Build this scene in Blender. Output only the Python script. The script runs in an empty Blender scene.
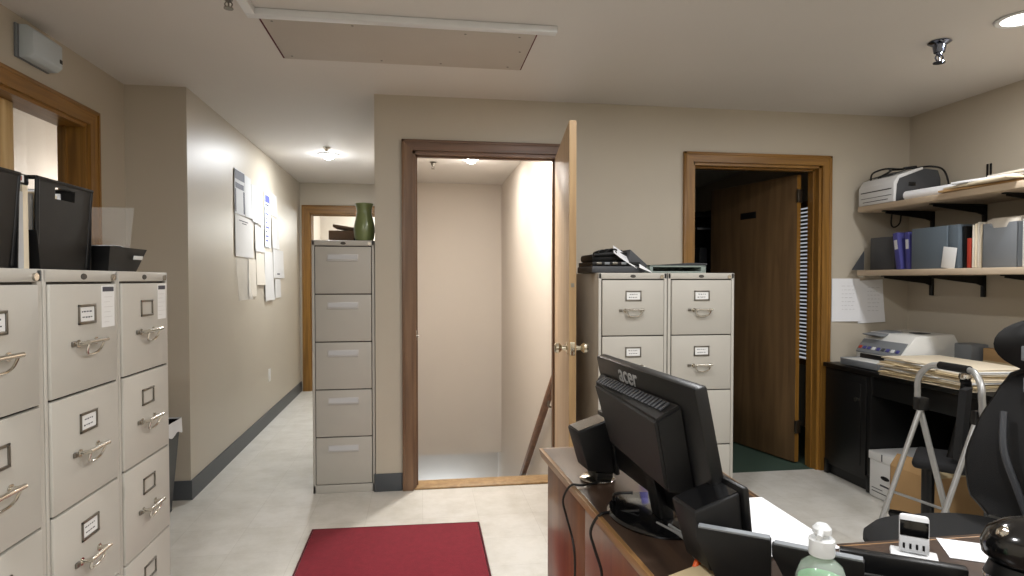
import bpy, bmesh, math, random
from mathutils import Vector, Matrix
random.seed(7)
SC = bpy.context.scene
COL = SC.collection
R = math.radians
# ------------------------------------------------------------------ camera, world, exposure
cam = bpy.data.cameras.new('camera'); camo = bpy.data.objects.new('camera', cam); COL.objects.link(camo)
cam.sensor_width = 36.0; cam.lens = 36.0 * 612.0 / 1024.0; cam.shift_y = 5.4 / 1024.0
cam.clip_start = 0.02
camo.location = (0, 0, 1.308); camo.rotation_euler = (R(90 - 1.3), 0, R(-8.37))
SC.camera = camo
SC.view_settings.view_transform = 'Standard'; SC.view_settings.look = 'None'
SC.view_settings.gamma = 1.0; SC.view_settings.use_curve_mapping = False
SC.view_settings.exposure = -0.28
world = bpy.data.worlds.new('world'); SC.world = world; world.use_nodes = True
bg = world.node_tree.nodes['Background']; bg.inputs[0].default_value = (0.88, 0.92, 1.0, 1); bg.inputs[1].default_value = 0.55
H = 2.435          # ceiling height
D = 3.83           # back wall plane
LAMP_W = 24.0      # room downlights
HALL_W = 54.0
STAIR_W = 30.0

# ------------------------------------------------------------------ materials
def lin(c):
    return tuple((x / 12.92 if x <= 0.04045 else ((x + 0.055) / 1.055) ** 2.4) for x in (v / 255.0 for v in c))
def mat(name, rgb, rough=0.5, metal=0.0, var=0.0, scale=8.0, bump=0.0, bscale=60.0, spec=None, coat=0.0, trans=0.0, alpha=1.0, emit=None, estr=0.0, ior=None):
    m = bpy.data.materials.new(name); m.use_nodes = True
    nt = m.node_tree; b = nt.nodes['Principled BSDF']
    c = lin(rgb) + (1.0,)
    b.inputs['Base Color'].default_value = c
    b.inputs['Roughness'].default_value = rough; b.inputs['Metallic'].default_value = metal
    if spec is not None: b.inputs['Specular IOR Level'].default_value = spec
    if coat: b.inputs['Coat Weight'].default_value = coat; b.inputs['Coat Roughness'].default_value = 0.15
    if trans: b.inputs['Transmission Weight'].default_value = trans
    if ior: b.inputs['IOR'].default_value = ior
    if alpha < 1: b.inputs['Alpha'].default_value = alpha
    if emit: b.inputs['Emission Color'].default_value = lin(emit) + (1,); b.inputs['Emission Strength'].default_value = estr
    if var or bump:
        tc = nt.nodes.new('ShaderNodeTexCoord')
    if var:
        n = nt.nodes.new('ShaderNodeTexNoise'); n.inputs['Scale'].default_value = scale; n.inputs['Detail'].default_value = 5
        nt.links.new(tc.outputs['Object'], n.inputs['Vector'])
        mx = nt.nodes.new('ShaderNodeMix'); mx.data_type = 'RGBA'
        mx.inputs['A'].default_value = tuple(min(1, x * (1 - var)) for x in c[:3]) + (1,)
        mx.inputs['B'].default_value = tuple(min(1, x * (1 + var)) for x in c[:3]) + (1,)
        nt.links.new(n.outputs['Fac'], mx.inputs['Factor']); nt.links.new(mx.outputs['Result'], b.inputs['Base Color'])
    if bump:
        n2 = nt.nodes.new('ShaderNodeTexNoise'); n2.inputs['Scale'].default_value = bscale; n2.inputs['Detail'].default_value = 3
        nt.links.new(tc.outputs['Object'], n2.inputs['Vector'])
        bp = nt.nodes.new('ShaderNodeBump'); bp.inputs['Strength'].default_value = bump; bp.inputs['Distance'].default_value = 0.004
        nt.links.new(n2.outputs['Fac'], bp.inputs['Height']); nt.links.new(bp.outputs['Normal'], b.inputs['Normal'])
    return m
def wood(name, a, b_, rough=0.45, axis='Z', fine=26.0, coat=0.0):
    """grain running along the given object axis"""
    m = bpy.data.materials.new(name); m.use_nodes = True
    nt = m.node_tree; b = nt.nodes['Principled BSDF']
    tc = nt.nodes.new('ShaderNodeTexCoord'); mp = nt.nodes.new('ShaderNodeMapping')
    s = {'X': (1.2, fine, fine), 'Y': (fine, 1.2, fine), 'Z': (fine, fine, 1.2)}[axis]
    mp.inputs['Scale'].default_value = s
    nt.links.new(tc.outputs['Object'], mp.inputs['Vector'])
    n = nt.nodes.new('ShaderNodeTexNoise'); n.inputs['Scale'].default_value = 1.3; n.inputs['Detail'].default_value = 6; n.inputs['Distortion'].default_value = 0.6
    nt.links.new(mp.outputs['Vector'], n.inputs['Vector'])
    r = nt.nodes.new('ShaderNodeValToRGB'); r.color_ramp.elements[0].position = 0.32; r.color_ramp.elements[1].position = 0.7
    r.color_ramp.elements[0].color = lin(a) + (1,); r.color_ramp.elements[1].color = lin(b_) + (1,)
    nt.links.new(n.outputs['Fac'], r.inputs['Fac']); nt.links.new(r.outputs['Color'], b.inputs['Base Color'])
    b.inputs['Roughness'].default_value = rough
    if coat: b.inputs['Coat Weight'].default_value = coat; b.inputs['Coat Roughness'].default_value = 0.2
    return m
def floor_mat():
    m = mat('vinyl_tile', (206, 201, 190), rough=0.42)
    nt = m.node_tree; b = nt.nodes['Principled BSDF']
    tc = nt.nodes.new('ShaderNodeTexCoord')
    br = nt.nodes.new('ShaderNodeTexBrick'); br.offset = 0.0; br.inputs['Scale'].default_value = 1.0
    br.inputs['Brick Width'].default_value = 0.305; br.inputs['Row Height'].default_value = 0.305; br.inputs['Mortar Size'].default_value = 0.0012; br.inputs['Mortar Smooth'].default_value = 0.4
    br.inputs['Color1'].default_value = lin((216, 213, 206)) + (1,); br.inputs['Color2'].default_value = lin((211, 208, 200)) + (1,); br.inputs['Mortar'].default_value = lin((194, 190, 182)) + (1,)
    nt.links.new(tc.outputs['Object'], br.inputs['Vector'])
    n = nt.nodes.new('ShaderNodeTexNoise'); n.inputs['Scale'].default_value = 5.0; n.inputs['Detail'].default_value = 8; n.inputs['Roughness'].default_value = 0.7
    nt.links.new(tc.outputs['Object'], n.inputs['Vector'])
    rr = nt.nodes.new('ShaderNodeValToRGB'); rr.color_ramp.elements[0].position = 0.35; rr.color_ramp.elements[1].position = 0.6
    rr.color_ramp.elements[0].color = (0.84, 0.83, 0.80, 1); rr.color_ramp.elements[1].color = (1, 1, 1, 1)
    nt.links.new(n.outputs['Fac'], rr.inputs['Fac'])
    mx = nt.nodes.new('ShaderNodeMix'); mx.data_type = 'RGBA'; mx.blend_type = 'MULTIPLY'; mx.inputs['Factor'].default_value = 1.0
    nt.links.new(br.outputs['Color'], mx.inputs['A']); nt.links.new(rr.outputs['Color'], mx.inputs['B'])
    nt.links.new(mx.outputs['Result'], b.inputs['Base Color'])
    return m
M = {}
M['wall'] = mat('wall_paint', (189, 180, 164), rough=0.42, var=0.03, scale=3, bump=0.05, bscale=90)
M['white_wall'] = mat('white_wall_paint', (200, 191, 180), rough=0.6, var=0.02, scale=3)
M['ceiling'] = mat('ceiling_paint', (216, 212, 207), rough=0.75, var=0.03, scale=2.5, bump=0.06, bscale=50)
M['hatch'] = mat('hatch_board', (192, 184, 174), rough=0.8, var=0.05, scale=4)
M['floor'] = floor_mat()
M['green_carpet'] = mat('green_carpet', (54, 74, 62), rough=0.95, var=0.15, scale=60, bump=0.4, bscale=300)
M['rug'] = mat('red_rug', (126, 26, 42), rough=0.95, var=0.22, scale=45, bump=0.5, bscale=260)
M['rug_edge'] = mat('rug_edge', (88, 26, 36), rough=0.8)
M['base'] = mat('vinyl_base', (72, 76, 80), rough=0.45)
M['oak_z'] = wood('oak_upright', (118, 82, 32), (160, 116, 52), 0.4, 'Z')
M['oak_x'] = wood('oak_across', (118, 82, 32), (160, 116, 52), 0.4, 'X')
M['oak_y'] = wood('oak_along', (118, 82, 32), (160, 116, 52), 0.4, 'Y')
M['walnut_z'] = wood('brown_casing_upright', (104, 78, 58), (132, 102, 76), 0.4, 'Z')
M['walnut_x'] = wood('brown_casing_across', (98, 74, 58), (126, 96, 76), 0.4, 'X')
M['pine_z'] = wood('pale_pine', (196, 160, 104), (226, 200, 150), 0.35, 'Z')
M['pale_door'] = wood('pale_door_veneer', (186, 158, 124), (204, 178, 146), 0.45, 'Z', 18)
M['door_edge'] = wood('door_edge_wood', (146, 116, 78), (174, 144, 102), 0.45, 'Z', 18)
M['dark_door'] = wood('brown_door_veneer', (94, 72, 48), (118, 92, 62), 0.45, 'Z', 14)
M['cab'] = mat('putty_enamel', (182, 178, 169), rough=0.42, var=0.02, scale=3)
M['cab_gap'] = mat('cabinet_shadow_gap', (70, 66, 60), rough=0.7)
M['strip'] = mat('pale_pull_strip', (196, 194, 192), rough=0.35, metal=0.3)
M['chrome'] = mat('chrome', (205, 200, 190), rough=0.18, metal=1.0)
M['dark_chrome'] = mat('dark_chrome', (120, 126, 142), rough=0.12, metal=1.0)
M['nickel'] = mat('dull_steel', (132, 128, 120), rough=0.35, metal=1.0)
M['brass'] = mat('brassy_nickel', (206, 198, 178), rough=0.2, metal=1.0)
M['alu'] = mat('aluminium', (178, 178, 176), rough=0.38, metal=0.6)
M['card'] = mat('white_card', (226, 226, 224), rough=0.7)
M['ink'] = mat('ink', (70, 70, 78), rough=0.8)
M['paper'] = mat('white_paper', (236, 237, 240), rough=0.75, var=0.01)
M['notice'] = mat('notice_sheet', (206, 204, 201), rough=0.75)
M['paper_grey'] = mat('grey_paper', (196, 197, 198), rough=0.75)
M['paper_blue'] = mat('bluish_paper', (214, 220, 230), rough=0.75)
M['paper_cream'] = mat('cream_paper', (214, 206, 192), rough=0.75)
M['poster_dark'] = mat('poster_dark_print', (84, 86, 98), rough=0.7)
M['poster_blue'] = mat('poster_blue_print', (78, 84, 150), rough=0.7)
M['manila'] = mat('manila_card', (232, 219, 194), rough=0.75, var=0.05, scale=12)
M['manila_dark'] = mat('buff_card', (212, 192, 152), rough=0.75, var=0.05, scale=12)
M['black'] = mat('black_plastic', (13, 13, 14), rough=0.38, spec=.4)
M['black_matte'] = mat('black_matte', (13, 13, 14), rough=0.5, spec=.35)
M['black_gloss'] = mat('black_gloss', (12, 12, 13), rough=0.12, coat=0.5)
M['black_paint'] = mat('black_furniture', (13, 13, 13), rough=0.45, var=0.15, scale=6)
M['smoke'] = mat('smoke_plastic', (14, 14, 15), rough=0.4, spec=.2)
M['dark_grey'] = mat('dark_grey_plastic', (62, 64, 68), rough=0.5)
M['mid_grey'] = mat('grey_plastic', (120, 124, 128), rough=0.5)
M['blue_grey'] = mat('blue_grey_board', (90, 101, 110), rough=0.6, var=0.03)
M['violet'] = mat('violet_board', (66, 66, 130), rough=0.5)
M['lilac_glow'] = mat('lilac_lit_white', (140, 136, 216), rough=0.35)  # white box colour with the monitor's purple light painted in
M['white_plastic'] = mat('white_plastic', (220, 221, 222), rough=0.4)
M['cool_white'] = mat('cool_white_plastic', (190, 200, 206), rough=0.4)
M['ivory_plastic'] = mat('ivory_plastic', (222, 222, 218), rough=0.45)
M['green_glaze'] = mat('green_glaze', (120, 132, 84), rough=0.3, var=0.12, scale=12, coat=0.4)
M['grey_green'] = mat('grey_green_plastic', (140, 152, 146), rough=0.5)
M['brown_card'] = mat('brown_box_card', (128, 104, 86), rough=0.8, var=0.06)
M['cardboard'] = mat('cardboard', (186, 150, 104), rough=0.85, var=0.06, scale=9)
M['desk_top'] = wood('desk_top_wood', (50, 38, 31), (76, 58, 46), 0.3, 'Y', 22, coat=0.2)
M['desk_edge'] = wood('worn_desk_edge', (120, 88, 52), (158, 120, 76), 0.4, 'Y', 22)
M['desk_side'] = wood('desk_side_wood', (98, 58, 36), (128, 80, 50), 0.32, 'Z', 16, coat=0.3)
M['shelf_wood'] = wood('shelf_wood', (188, 168, 144), (212, 194, 170), 0.55, 'Y', 20)
M['rail_wood'] = wood('rail_wood', (96, 62, 40), (124, 84, 56), 0.4, 'Y', 20)
M['mesh_black'] = mat('mesh_fabric', (15, 15, 16), rough=0.8, var=0.2, scale=120, bump=0.3, bscale=400)
M['fabric_dark'] = mat('charcoal_fabric', (22, 22, 24), rough=0.9, var=0.15, scale=90, bump=0.3, bscale=300)
M['orange'] = mat('orange_rubber', (220, 92, 30), rough=0.45)
M['red'] = mat('red_card', (170, 56, 40), rough=0.6)
M['grey_cable'] = mat('grey_cable', (120, 120, 118), rough=0.5)
M['clear'] = mat('clear_plastic', (232, 232, 230), rough=0.1, alpha=0.13)
M['bottle'] = mat('clear_bottle', (225, 238, 228), rough=0.08, alpha=0.28)
M['gel'] = mat('green_gel', (96, 178, 112), rough=0.2, alpha=0.75)
M['frost'] = mat('frosted_pump', (222, 224, 224), rough=0.3, alpha=0.78)
M['blind'] = mat('blind_slat', (226, 224, 216), rough=0.5)
M['lens'] = mat('lamp_lens', (255, 255, 255), rough=0.4, emit=(255, 252, 245), estr=14.0)
M['logo'] = mat('silver_logo', (176, 176, 176), rough=0.35, metal=0.4)
def glass_mat():
    m = bpy.data.materials.new('window_glass'); m.use_nodes = True
    nt = m.node_tree; nt.nodes.remove(nt.nodes['Principled BSDF'])
    out = nt.nodes['Material Output']; t = nt.nodes.new('ShaderNodeBsdfTransparent'); g = nt.nodes.new('ShaderNodeBsdfGlossy'); g.inputs['Roughness'].default_value = 0.03
    mx = nt.nodes.new('ShaderNodeMixShader'); mx.inputs[0].default_value = 0.07; nt.links.new(t.outputs[0], mx.inputs[1]); nt.links.new(g.outputs[0], mx.inputs[2]); nt.links.new(mx.outputs[0], out.inputs[0])
    return m
M['glass'] = glass_mat()

# ------------------------------------------------------------------ mesh helpers
class MB:
    def __init__(s): s.bm = bmesh.new()
    def _tag(s, faces, mi, smooth=False):
        for f in faces: f.material_index = mi; f.smooth = smooth
    def box(s, x0, x1, y0, y1, z0, z1, bev=0.0, mi=0, T=None, seg=2):
        x0, x1 = min(x0, x1), max(x0, x1); y0, y1 = min(y0, y1), max(y0, y1); z0, z1 = min(z0, z1), max(z0, z1)
        t = bmesh.new()
        bmesh.ops.create_cube(t, size=1.0)
        for v in t.verts: v.co = Vector(((v.co.x + .5) * (x1 - x0) + x0, (v.co.y + .5) * (y1 - y0) + y0, (v.co.z + .5) * (z1 - z0) + z0))
        if bev: bmesh.ops.bevel(t, geom=t.edges[:], offset=min(bev, .49 * min(x1 - x0, y1 - y0, z1 - z0)), segments=seg, profile=.5, affect='EDGES')
        s._merge(t, mi, T, bev > 0); return s
    def _merge(s, t, mi, T=None, smooth=False):
        if T is not None: bmesh.ops.transform(t, matrix=T, verts=t.verts)
        bmesh.ops.recalc_face_normals(t, faces=t.faces[:])
        mp = {v: s.bm.verts.new(v.co) for v in t.verts}
        for f in t.faces:
            try: nf = s.bm.faces.new([mp[v] for v in f.verts])
            except ValueError: continue
            nf.material_index = mi; nf.smooth = smooth
        t.free()
    def prism(s, pts, a0, a1, axis='z', mi=0, bev=0.0, T=None, smooth=False):
        """2-D outline extruded along axis; pts are (x,y) for z, (y,z) for x, (x,z) for y"""
        t = bmesh.new()
        def P(p, a): return {'z': (p[0], p[1], a), 'x': (a, p[0], p[1]), 'y': (p[0], a, p[1])}[axis]
        lo = [t.verts.new(P(p, a0)) for p in pts]; hi = [t.verts.new(P(p, a1)) for p in pts]
        n = len(pts)
        t.faces.new(lo); t.faces.new(hi)
        for i in range(n): t.faces.new((lo[i], lo[(i + 1) % n], hi[(i + 1) % n], hi[i]))
        if bev: bmesh.ops.bevel(t, geom=t.edges[:], offset=bev, segments=2, profile=.5, affect='EDGES')
        s._merge(t, mi, T, smooth or bev > 0); return s
    def cyl(s, p0, p1, r, r2=None, seg=20, mi=0, T=None, caps=True):
        p0, p1 = Vector(p0), Vector(p1); r2 = r if r2 is None else r2
        d = (p1 - p0).normalized(); a = d.orthogonal().normalized(); b = d.cross(a)
        t = bmesh.new(); A = []; B = []
        for i in range(seg):
            w = 2 * math.pi * i / seg; o = a * math.cos(w) + b * math.sin(w)
            A.append(t.verts.new(p0 + o * r)); B.append(t.verts.new(p1 + o * r2))
        for i in range(seg): t.faces.new((A[i], A[(i + 1) % seg], B[(i + 1) % seg], B[i]))
        if caps: t.faces.new(A); t.faces.new(B)
        s._merge(t, mi, T, True); return s
    def tube(s, pts, r, seg=10, mi=0, T=None, smooth_path=True, sub=6, closed=False):
        P = [Vector(p) for p in pts]
        if smooth_path and len(P) > 2:
            Q = []
            for i in range(len(P) - 1):
                p0 = P[max(i - 1, 0)]; p1 = P[i]; p2 = P[i + 1]; p3 = P[min(i + 2, len(P) - 1)]
                for k in range(sub):
                    u = k / sub
                    Q.append(.5 * ((2 * p1) + (p2 - p0) * u + (2 * p0 - 5 * p1 + 4 * p2 - p3) * u * u + (3 * p1 - p0 - 3 * p2 + p3) * u ** 3))
            Q.append(P[-1]); P = Q
        t = bmesh.new(); rings = []; up = None
        for i, p in enumerate(P):
            d = (P[min(i + 1, len(P) - 1)] - P[max(i - 1, 0)]).normalized()
            up = d.orthogonal().normalized() if up is None else (up - d * up.dot(d)).normalized()
            b = d.cross(up)
            rr = r[i] if isinstance(r, (list, tuple)) and len(r) == len(P) else (r if not isinstance(r, (list, tuple)) else r[0])
            rings.append([t.verts.new(p + (up * math.cos(2 * math.pi * k / seg) + b * math.sin(2 * math.pi * k / seg)) * rr) for k in range(seg)])
        for i in range(len(rings) - 1):
            for k in range(seg): t.faces.new((rings[i][k], rings[i][(k + 1) % seg], rings[i + 1][(k + 1) % seg], rings[i + 1][k]))
        t.faces.new(rings[0]); t.faces.new(rings[-1])
        s._merge(t, mi, T, True); return s
    def lathe(s, prof, c=(0, 0, 0), seg=32, mi=0, T=None, sx=1.0, sy=1.0, ring=False):
        t = bmesh.new(); rings = []
        for r, z in prof:
            rings.append([t.verts.new((c[0] + sx * max(r, 1e-4) * math.cos(2 * math.pi * k / seg), c[1] + sy * max(r, 1e-4) * math.sin(2 * math.pi * k / seg), c[2] + z)) for k in range(seg)])
        if ring: rings.append(rings[0])
        for i in range(len(rings) - 1):
            for k in range(seg): t.faces.new((rings[i][k], rings[i][(k + 1) % seg], rings[i + 1][(k + 1) % seg], rings[i + 1][k]))
        if not ring: t.faces.new(rings[0]); t.faces.new(rings[-1])
        s._merge(t, mi, T, True); return s
    def panel(s, fn, nu=12, nv=12, th=0.002, mi=0, T=None):
        """a curved sheet fn(u,v) -> point, given real thickness along its normals"""
        t = bmesh.new(); g = [[Vector(fn(i / nu, j / nv)) for j in range(nv + 1)] for i in range(nu + 1)]
        def nrm(i, j):
            a = g[min(i + 1, nu)][j] - g[max(i - 1, 0)][j]; b = g[i][min(j + 1, nv)] - g[i][max(j - 1, 0)]
            n = a.cross(b)
            return n.normalized() if n.length > 1e-9 else Vector((0, 0, 1))
        A = [[t.verts.new(g[i][j] + nrm(i, j) * th / 2) for j in range(nv + 1)] for i in range(nu + 1)]
        B = [[t.verts.new(g[i][j] - nrm(i, j) * th / 2) for j in range(nv + 1)] for i in range(nu + 1)]
        for i in range(nu):
            for j in range(nv):
                t.faces.new((A[i][j], A[i + 1][j], A[i + 1][j + 1], A[i][j + 1])); t.faces.new((B[i][j + 1], B[i + 1][j + 1], B[i + 1][j], B[i][j]))
        for i in range(nu):
            t.faces.new((A[i][0], B[i][0], B[i + 1][0], A[i + 1][0])); t.faces.new((A[i + 1][nv], B[i + 1][nv], B[i][nv], A[i][nv]))
        for j in range(nv):
            t.faces.new((A[0][j + 1], B[0][j + 1], B[0][j], A[0][j])); t.faces.new((A[nu][j], B[nu][j], B[nu][j + 1], A[nu][j + 1]))
        s._merge(t, mi, T, True); return s
    def build(s, name, mats, parent=None, loc=None, rz=0.0):
        me = bpy.data.meshes.new(name); s.bm.to_mesh(me); s.bm.free()
        for m in (mats if isinstance(mats, (list, tuple)) else [mats]): me.materials.append(M[m] if isinstance(m, str) else m)
        try: me.set_sharp_from_angle(angle=R(38))
        except Exception: pass
        o = bpy.data.objects.new(name, me); COL.objects.link(o)
        if parent is not None: o.parent = parent
        if loc is not None: o.location = loc
        if rz: o.rotation_euler = (0, 0, rz)
        return o
def tag(o, label=None, cat=None, group=None, kind=None):
    if label: o['label'] = label
    if cat: o['category'] = cat
    if group: o['group'] = group
    if kind: o['kind'] = kind
    return o
def thing(name, label, cat, loc=(0, 0, 0), rz=0.0, group=None):
    o = bpy.data.objects.new(name, None); COL.objects.link(o); o.empty_display_size = 0.05
    o.location = loc; o.rotation_euler = (0, 0, rz)
    return tag(o, label, cat, group)
def struct(name, mb, mats, parent=None):
    o = mb.build(name, mats, parent)
    if parent is None: o['kind'] = 'structure'
    return o
def sub(mb_fn, name, mats, parent, label=None):
    mb = MB(); mb_fn(mb); o = mb.build(name, mats, parent)
    if label: o['label'] = label
    return o
def text_mesh(name, body, size, depth, mats, parent, M4):
    cu = bpy.data.curves.new(name + '_curve', 'FONT'); cu.body = body; cu.size = size; cu.extrude = depth; cu.align_x = 'CENTER'; cu.align_y = 'CENTER'; cu.offset = size * 0.008
    tmp = bpy.data.objects.new('tmp', cu); COL.objects.link(tmp)
    dg = bpy.context.evaluated_depsgraph_get()
    me = bpy.data.meshes.new_from_object(tmp.evaluated_get(dg)); bpy.data.objects.remove(tmp); bpy.data.curves.remove(cu)
    me.transform(M4); me.materials.clear(); me.materials.append(M[mats])
    o = bpy.data.objects.new(name, me); COL.objects.link(o); o.parent = parent
    return o

# ------------------------------------------------------------------ downlights
def downlight(x, y, label, watts, col=(1, 0.96, 0.9), r=0.075, group='recessed ceiling lights', bulb=0.0):
    t = thing('recessed_downlight', label, 'light', (x, y, H), 0, group)
    sub(lambda b: b.lathe([(r - .002, -.001), (r + .014, -.001), (r + .022, -.006), (r + .016, -.010), (r - .002, -.008)], seg=36, ring=True), 'trim_ring', 'white_plastic', t)
    sub(lambda b: b.lathe([(0.0, -.002), (r - .001, -.002), (r - .001, -.005), (0.0, -.007)], seg=36), 'lens', 'lens', t)
    L = bpy.data.lights.new('downlight_lamp', 'AREA'); L.shape = 'DISK'; L.size = r * 2; L.energy = watts; L.color = col
    lo = bpy.data.objects.new('downlight_lamp', L); COL.objects.link(lo); lo.parent = t; lo.location = (0, 0, -.014)
    if bulb:                                   # bulb standing proud of the ring, throwing light sideways too
        sub(lambda b: b.lathe([(0, -.008), (.035, -.008), (.045, -.02), (.04, -.036), (.022, -.046), (0, -.049)], seg=28), 'bulb', 'lens', t)
        L2 = bpy.data.lights.new('bulb_lamp', 'POINT'); L2.shadow_soft_size = .05; L2.energy = bulb; L2.color = col
        l2 = bpy.data.objects.new('bulb_lamp', L2); COL.objects.link(l2); l2.parent = t; l2.location = (0, 0, -.15)
    return t
WARM = (1.0, 0.955, 0.90)
downlight(2.56, 2.315, 'bright round ceiling light at the top right above the shelves', LAMP_W * .8, (.985, .99, 1))
downlight(0.93, 2.27, 'round ceiling light at the top edge, right of the ceiling hatch', LAMP_W * .72, (.985, .99, 1))
downlight(-0.83, 5.72, 'bright ceiling light in the narrow hallway', HALL_W, (.93, .965, 1.0), bulb=4)
downlight(0.456, 5.72, 'bright ceiling light seen through the open stairwell doorway', STAIR_W, WARM, bulb=3)
downlight(.40, 4.55, 'added unseen ceiling light over the head of the stairs, hidden above the doorway', 54, WARM)  # extra lamp, never in view, added to brighten the stairwell
for x, y in ((2.51, 0.6), (0.93, 0.6), (-0.65, 0.6), (2.51, -1.1), (0.93, -1.1), (-0.65, -1.1)):
    downlight(x, y, 'unseen added round ceiling light behind the viewpoint', LAMP_W, (.985, .99, 1))  # unseen lamps added, continuing the ceiling grid behind the camera
# daylight rising from the street door at the foot of the stairs
L = bpy.data.lights.new('street_door_daylight', 'AREA'); L.shape = 'RECTANGLE'; L.size = .8; L.size_y = .8; L.energy = 17; L.color = (.76, .88, 1.0)
lo = bpy.data.objects.new('street_door_daylight', L); COL.objects.link(lo); lo.location = (.25, 7.40, -1.75); lo.rotation_euler = (R(100), 0, 0)

# ------------------------------------------------------------------ the setting
struct('floor', MB().box(-1.95, 3.5, -2.1, D + .02, -.06, 0).box(-1.95, -.16, D + .02, 9.2, -.06, 0), 'floor')
struct('floor_dark_room', MB().box(1.06, 3.5, D + .02, 7.2, -.06, 0), 'green_carpet')
ce = MB().box(-4.0, 3.5, -2.1, 9.2, H, H + .1)
struct('ceiling', ce, 'ceiling')
# back wall with its two doorways
bw = MB()
for x0, x1, z0, z1 in ((-.284, -.055, 0, H), (-.055, .865, 2.10, H), (.865, 1.765, 0, H), (1.765, 2.692, 2.08, H), (2.692, 3.40, 0, H)):
    bw.box(x0, x1, D, D + .12, z0, z1)
struct('wall_back', bw, 'wall')
struct('wall_right', MB().box(3.36, 3.48, -2.1, 4.75, 0, H).box(3.36, 3.48, 4.75, 6.1, 0, .55).box(3.36, 3.48, 4.75, 6.1, 2.0, H).box(3.36, 3.48, 6.1, 7.2, 0, H), 'wall')
struct('wall_left', MB().box(-1.83, -1.70, -2.1, 2.0, 0, H).box(-1.83, -1.70, 2.0, 3.445, 0, .95).box(-1.83, -1.70, 2.0, 3.445, 2.105, H).box(-1.83, -1.70, 3.445, 3.86, 0, H), 'wall')
struct('wall_hall', MB().prism([(-1.83, 3.85), (-1.362, 3.85), (-1.405, 7.43), (-1.83, 7.43)], 0, H), 'wall')
struct('wall_hall_end', MB().box(-1.95, -1.29, 7.43, 7.55, 0, H).box(-1.29, -.42, 7.43, 7.55, 2.085, H).box(-.42, -.16, 7.43, 7.55, 0, H), 'wall')
struct('wall_partition', MB().box(-.284, -.16, D + .12, 7.43, -2.7, H), 'white_wall')
struct('wall_stair_right', MB().box(.94, 1.06, D + .12, 7.75, -2.7, H), 'white_wall')
struct('wall_stair_end', MB().box(-.16, .94, 7.25, 7.37, -.765, H), 'white_wall')
struct('wall_stair_landing', MB().box(-.16, .94, 7.62, 7.75, -2.7, -.74).box(-.16, .94, 7.37, 7.62, -.765, -.70), 'white_wall')
struct('wall_rear', MB().box(-1.83, 3.48, -2.2, -2.1, 0, H), 'wall')
struct('wall_dark_room', MB().box(1.06, 3.48, 7.2, 7.3, 0, H), 'wall')
# room glimpsed through the left window, and room beyond the hall
struct('wall_side_room', MB().box(-2.75, -2.65, -2.1, 7.43, 0, H).box(-2.75, -1.83, -2.2, -2.1, 0, H).box(-2.75, -1.83, 5.4, 5.5, 0, H), 'white_wall')
struct('floor_side_room', MB().box(-2.75, -1.95, -2.1, 5.5, -.06, 0), 'floor')
struct('wall_end_room', MB().box(-1.56, -1.44, 7.55, 9.1, 0, H).box(-1.56, .2, 9.1, 9.2, 0, H).box(.2, .3, 7.55, 9.2, 0, H).box(-.16, .3, 7.75, 7.85, 0, H), 'white_wall')
st = MB()
for i in range(13):
    y = D + .12 + .26 * i
    st.box(-.16, .94, y, y + .28, -.2 * (i + 1) - .05, -.2 * (i + 1))
st.box(-.16, .94, 7.25, 7.62, -2.75, -2.65)
struct('floor_stairs', st, 'floor')
def fill(x, y, z, label, watts, col):  # unseen hanging lamps, added to brighten the side rooms
    t = thing('fill_pendant', label, 'light', (x, y, H), 0, 'added unseen globe lamps in side rooms')
    sub(lambda b: b.cyl((0, 0, 0), (0, 0, z - H + .09), .006, seg=10), 'cord', 'white_plastic', t)
    sub(lambda b: b.lathe([(0.03, z - H + .10), (.05, z - H + .09), (.05, z - H + .075), (.03, z - H + .075)], seg=24, ring=True), 'cap', 'nickel', t)
    L = bpy.data.lights.new('fill_lamp', 'POINT'); L.shadow_soft_size = .08; L.energy = watts; L.color = col
    lo = bpy.data.objects.new('fill_lamp', L); COL.objects.link(lo); lo.parent = t; lo.location = (0, 0, z - H)
fill(-2.3, 4.95, 1.95, 'added unseen lamp brightening the room behind the left window', 15, (1, .98, .95))
fill(-.5, 8.5, 2.0, 'added unseen lamp brightening the room beyond the hall', 45, (.98, 1.0, .96))

# baseboards
struct('baseboard_hall', MB().prism([(-1.362, 3.85), (-1.352, 3.84), (-1.395, 7.43), (-1.405, 7.43)], 0, .115), 'base')
struct('baseboard_return', MB().box(-1.70, -1.352, 3.84, 3.85, 0, .115, .002), 'base')
struct('baseboard_back', MB().box(-.284, -.122, D - .01, D, 0, .11, .002).box(-.294, -.284, D - .01, 7.4, 0, .11, .002), 'base')
struct('baseboard_right', MB().box(3.35, 3.36, -2, 3.83, 0, .1, .002), 'base')
struct('trim_threshold', MB().box(-.05, .86, D - .012, D + .14, 0, .012, .004), 'door_edge')

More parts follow.
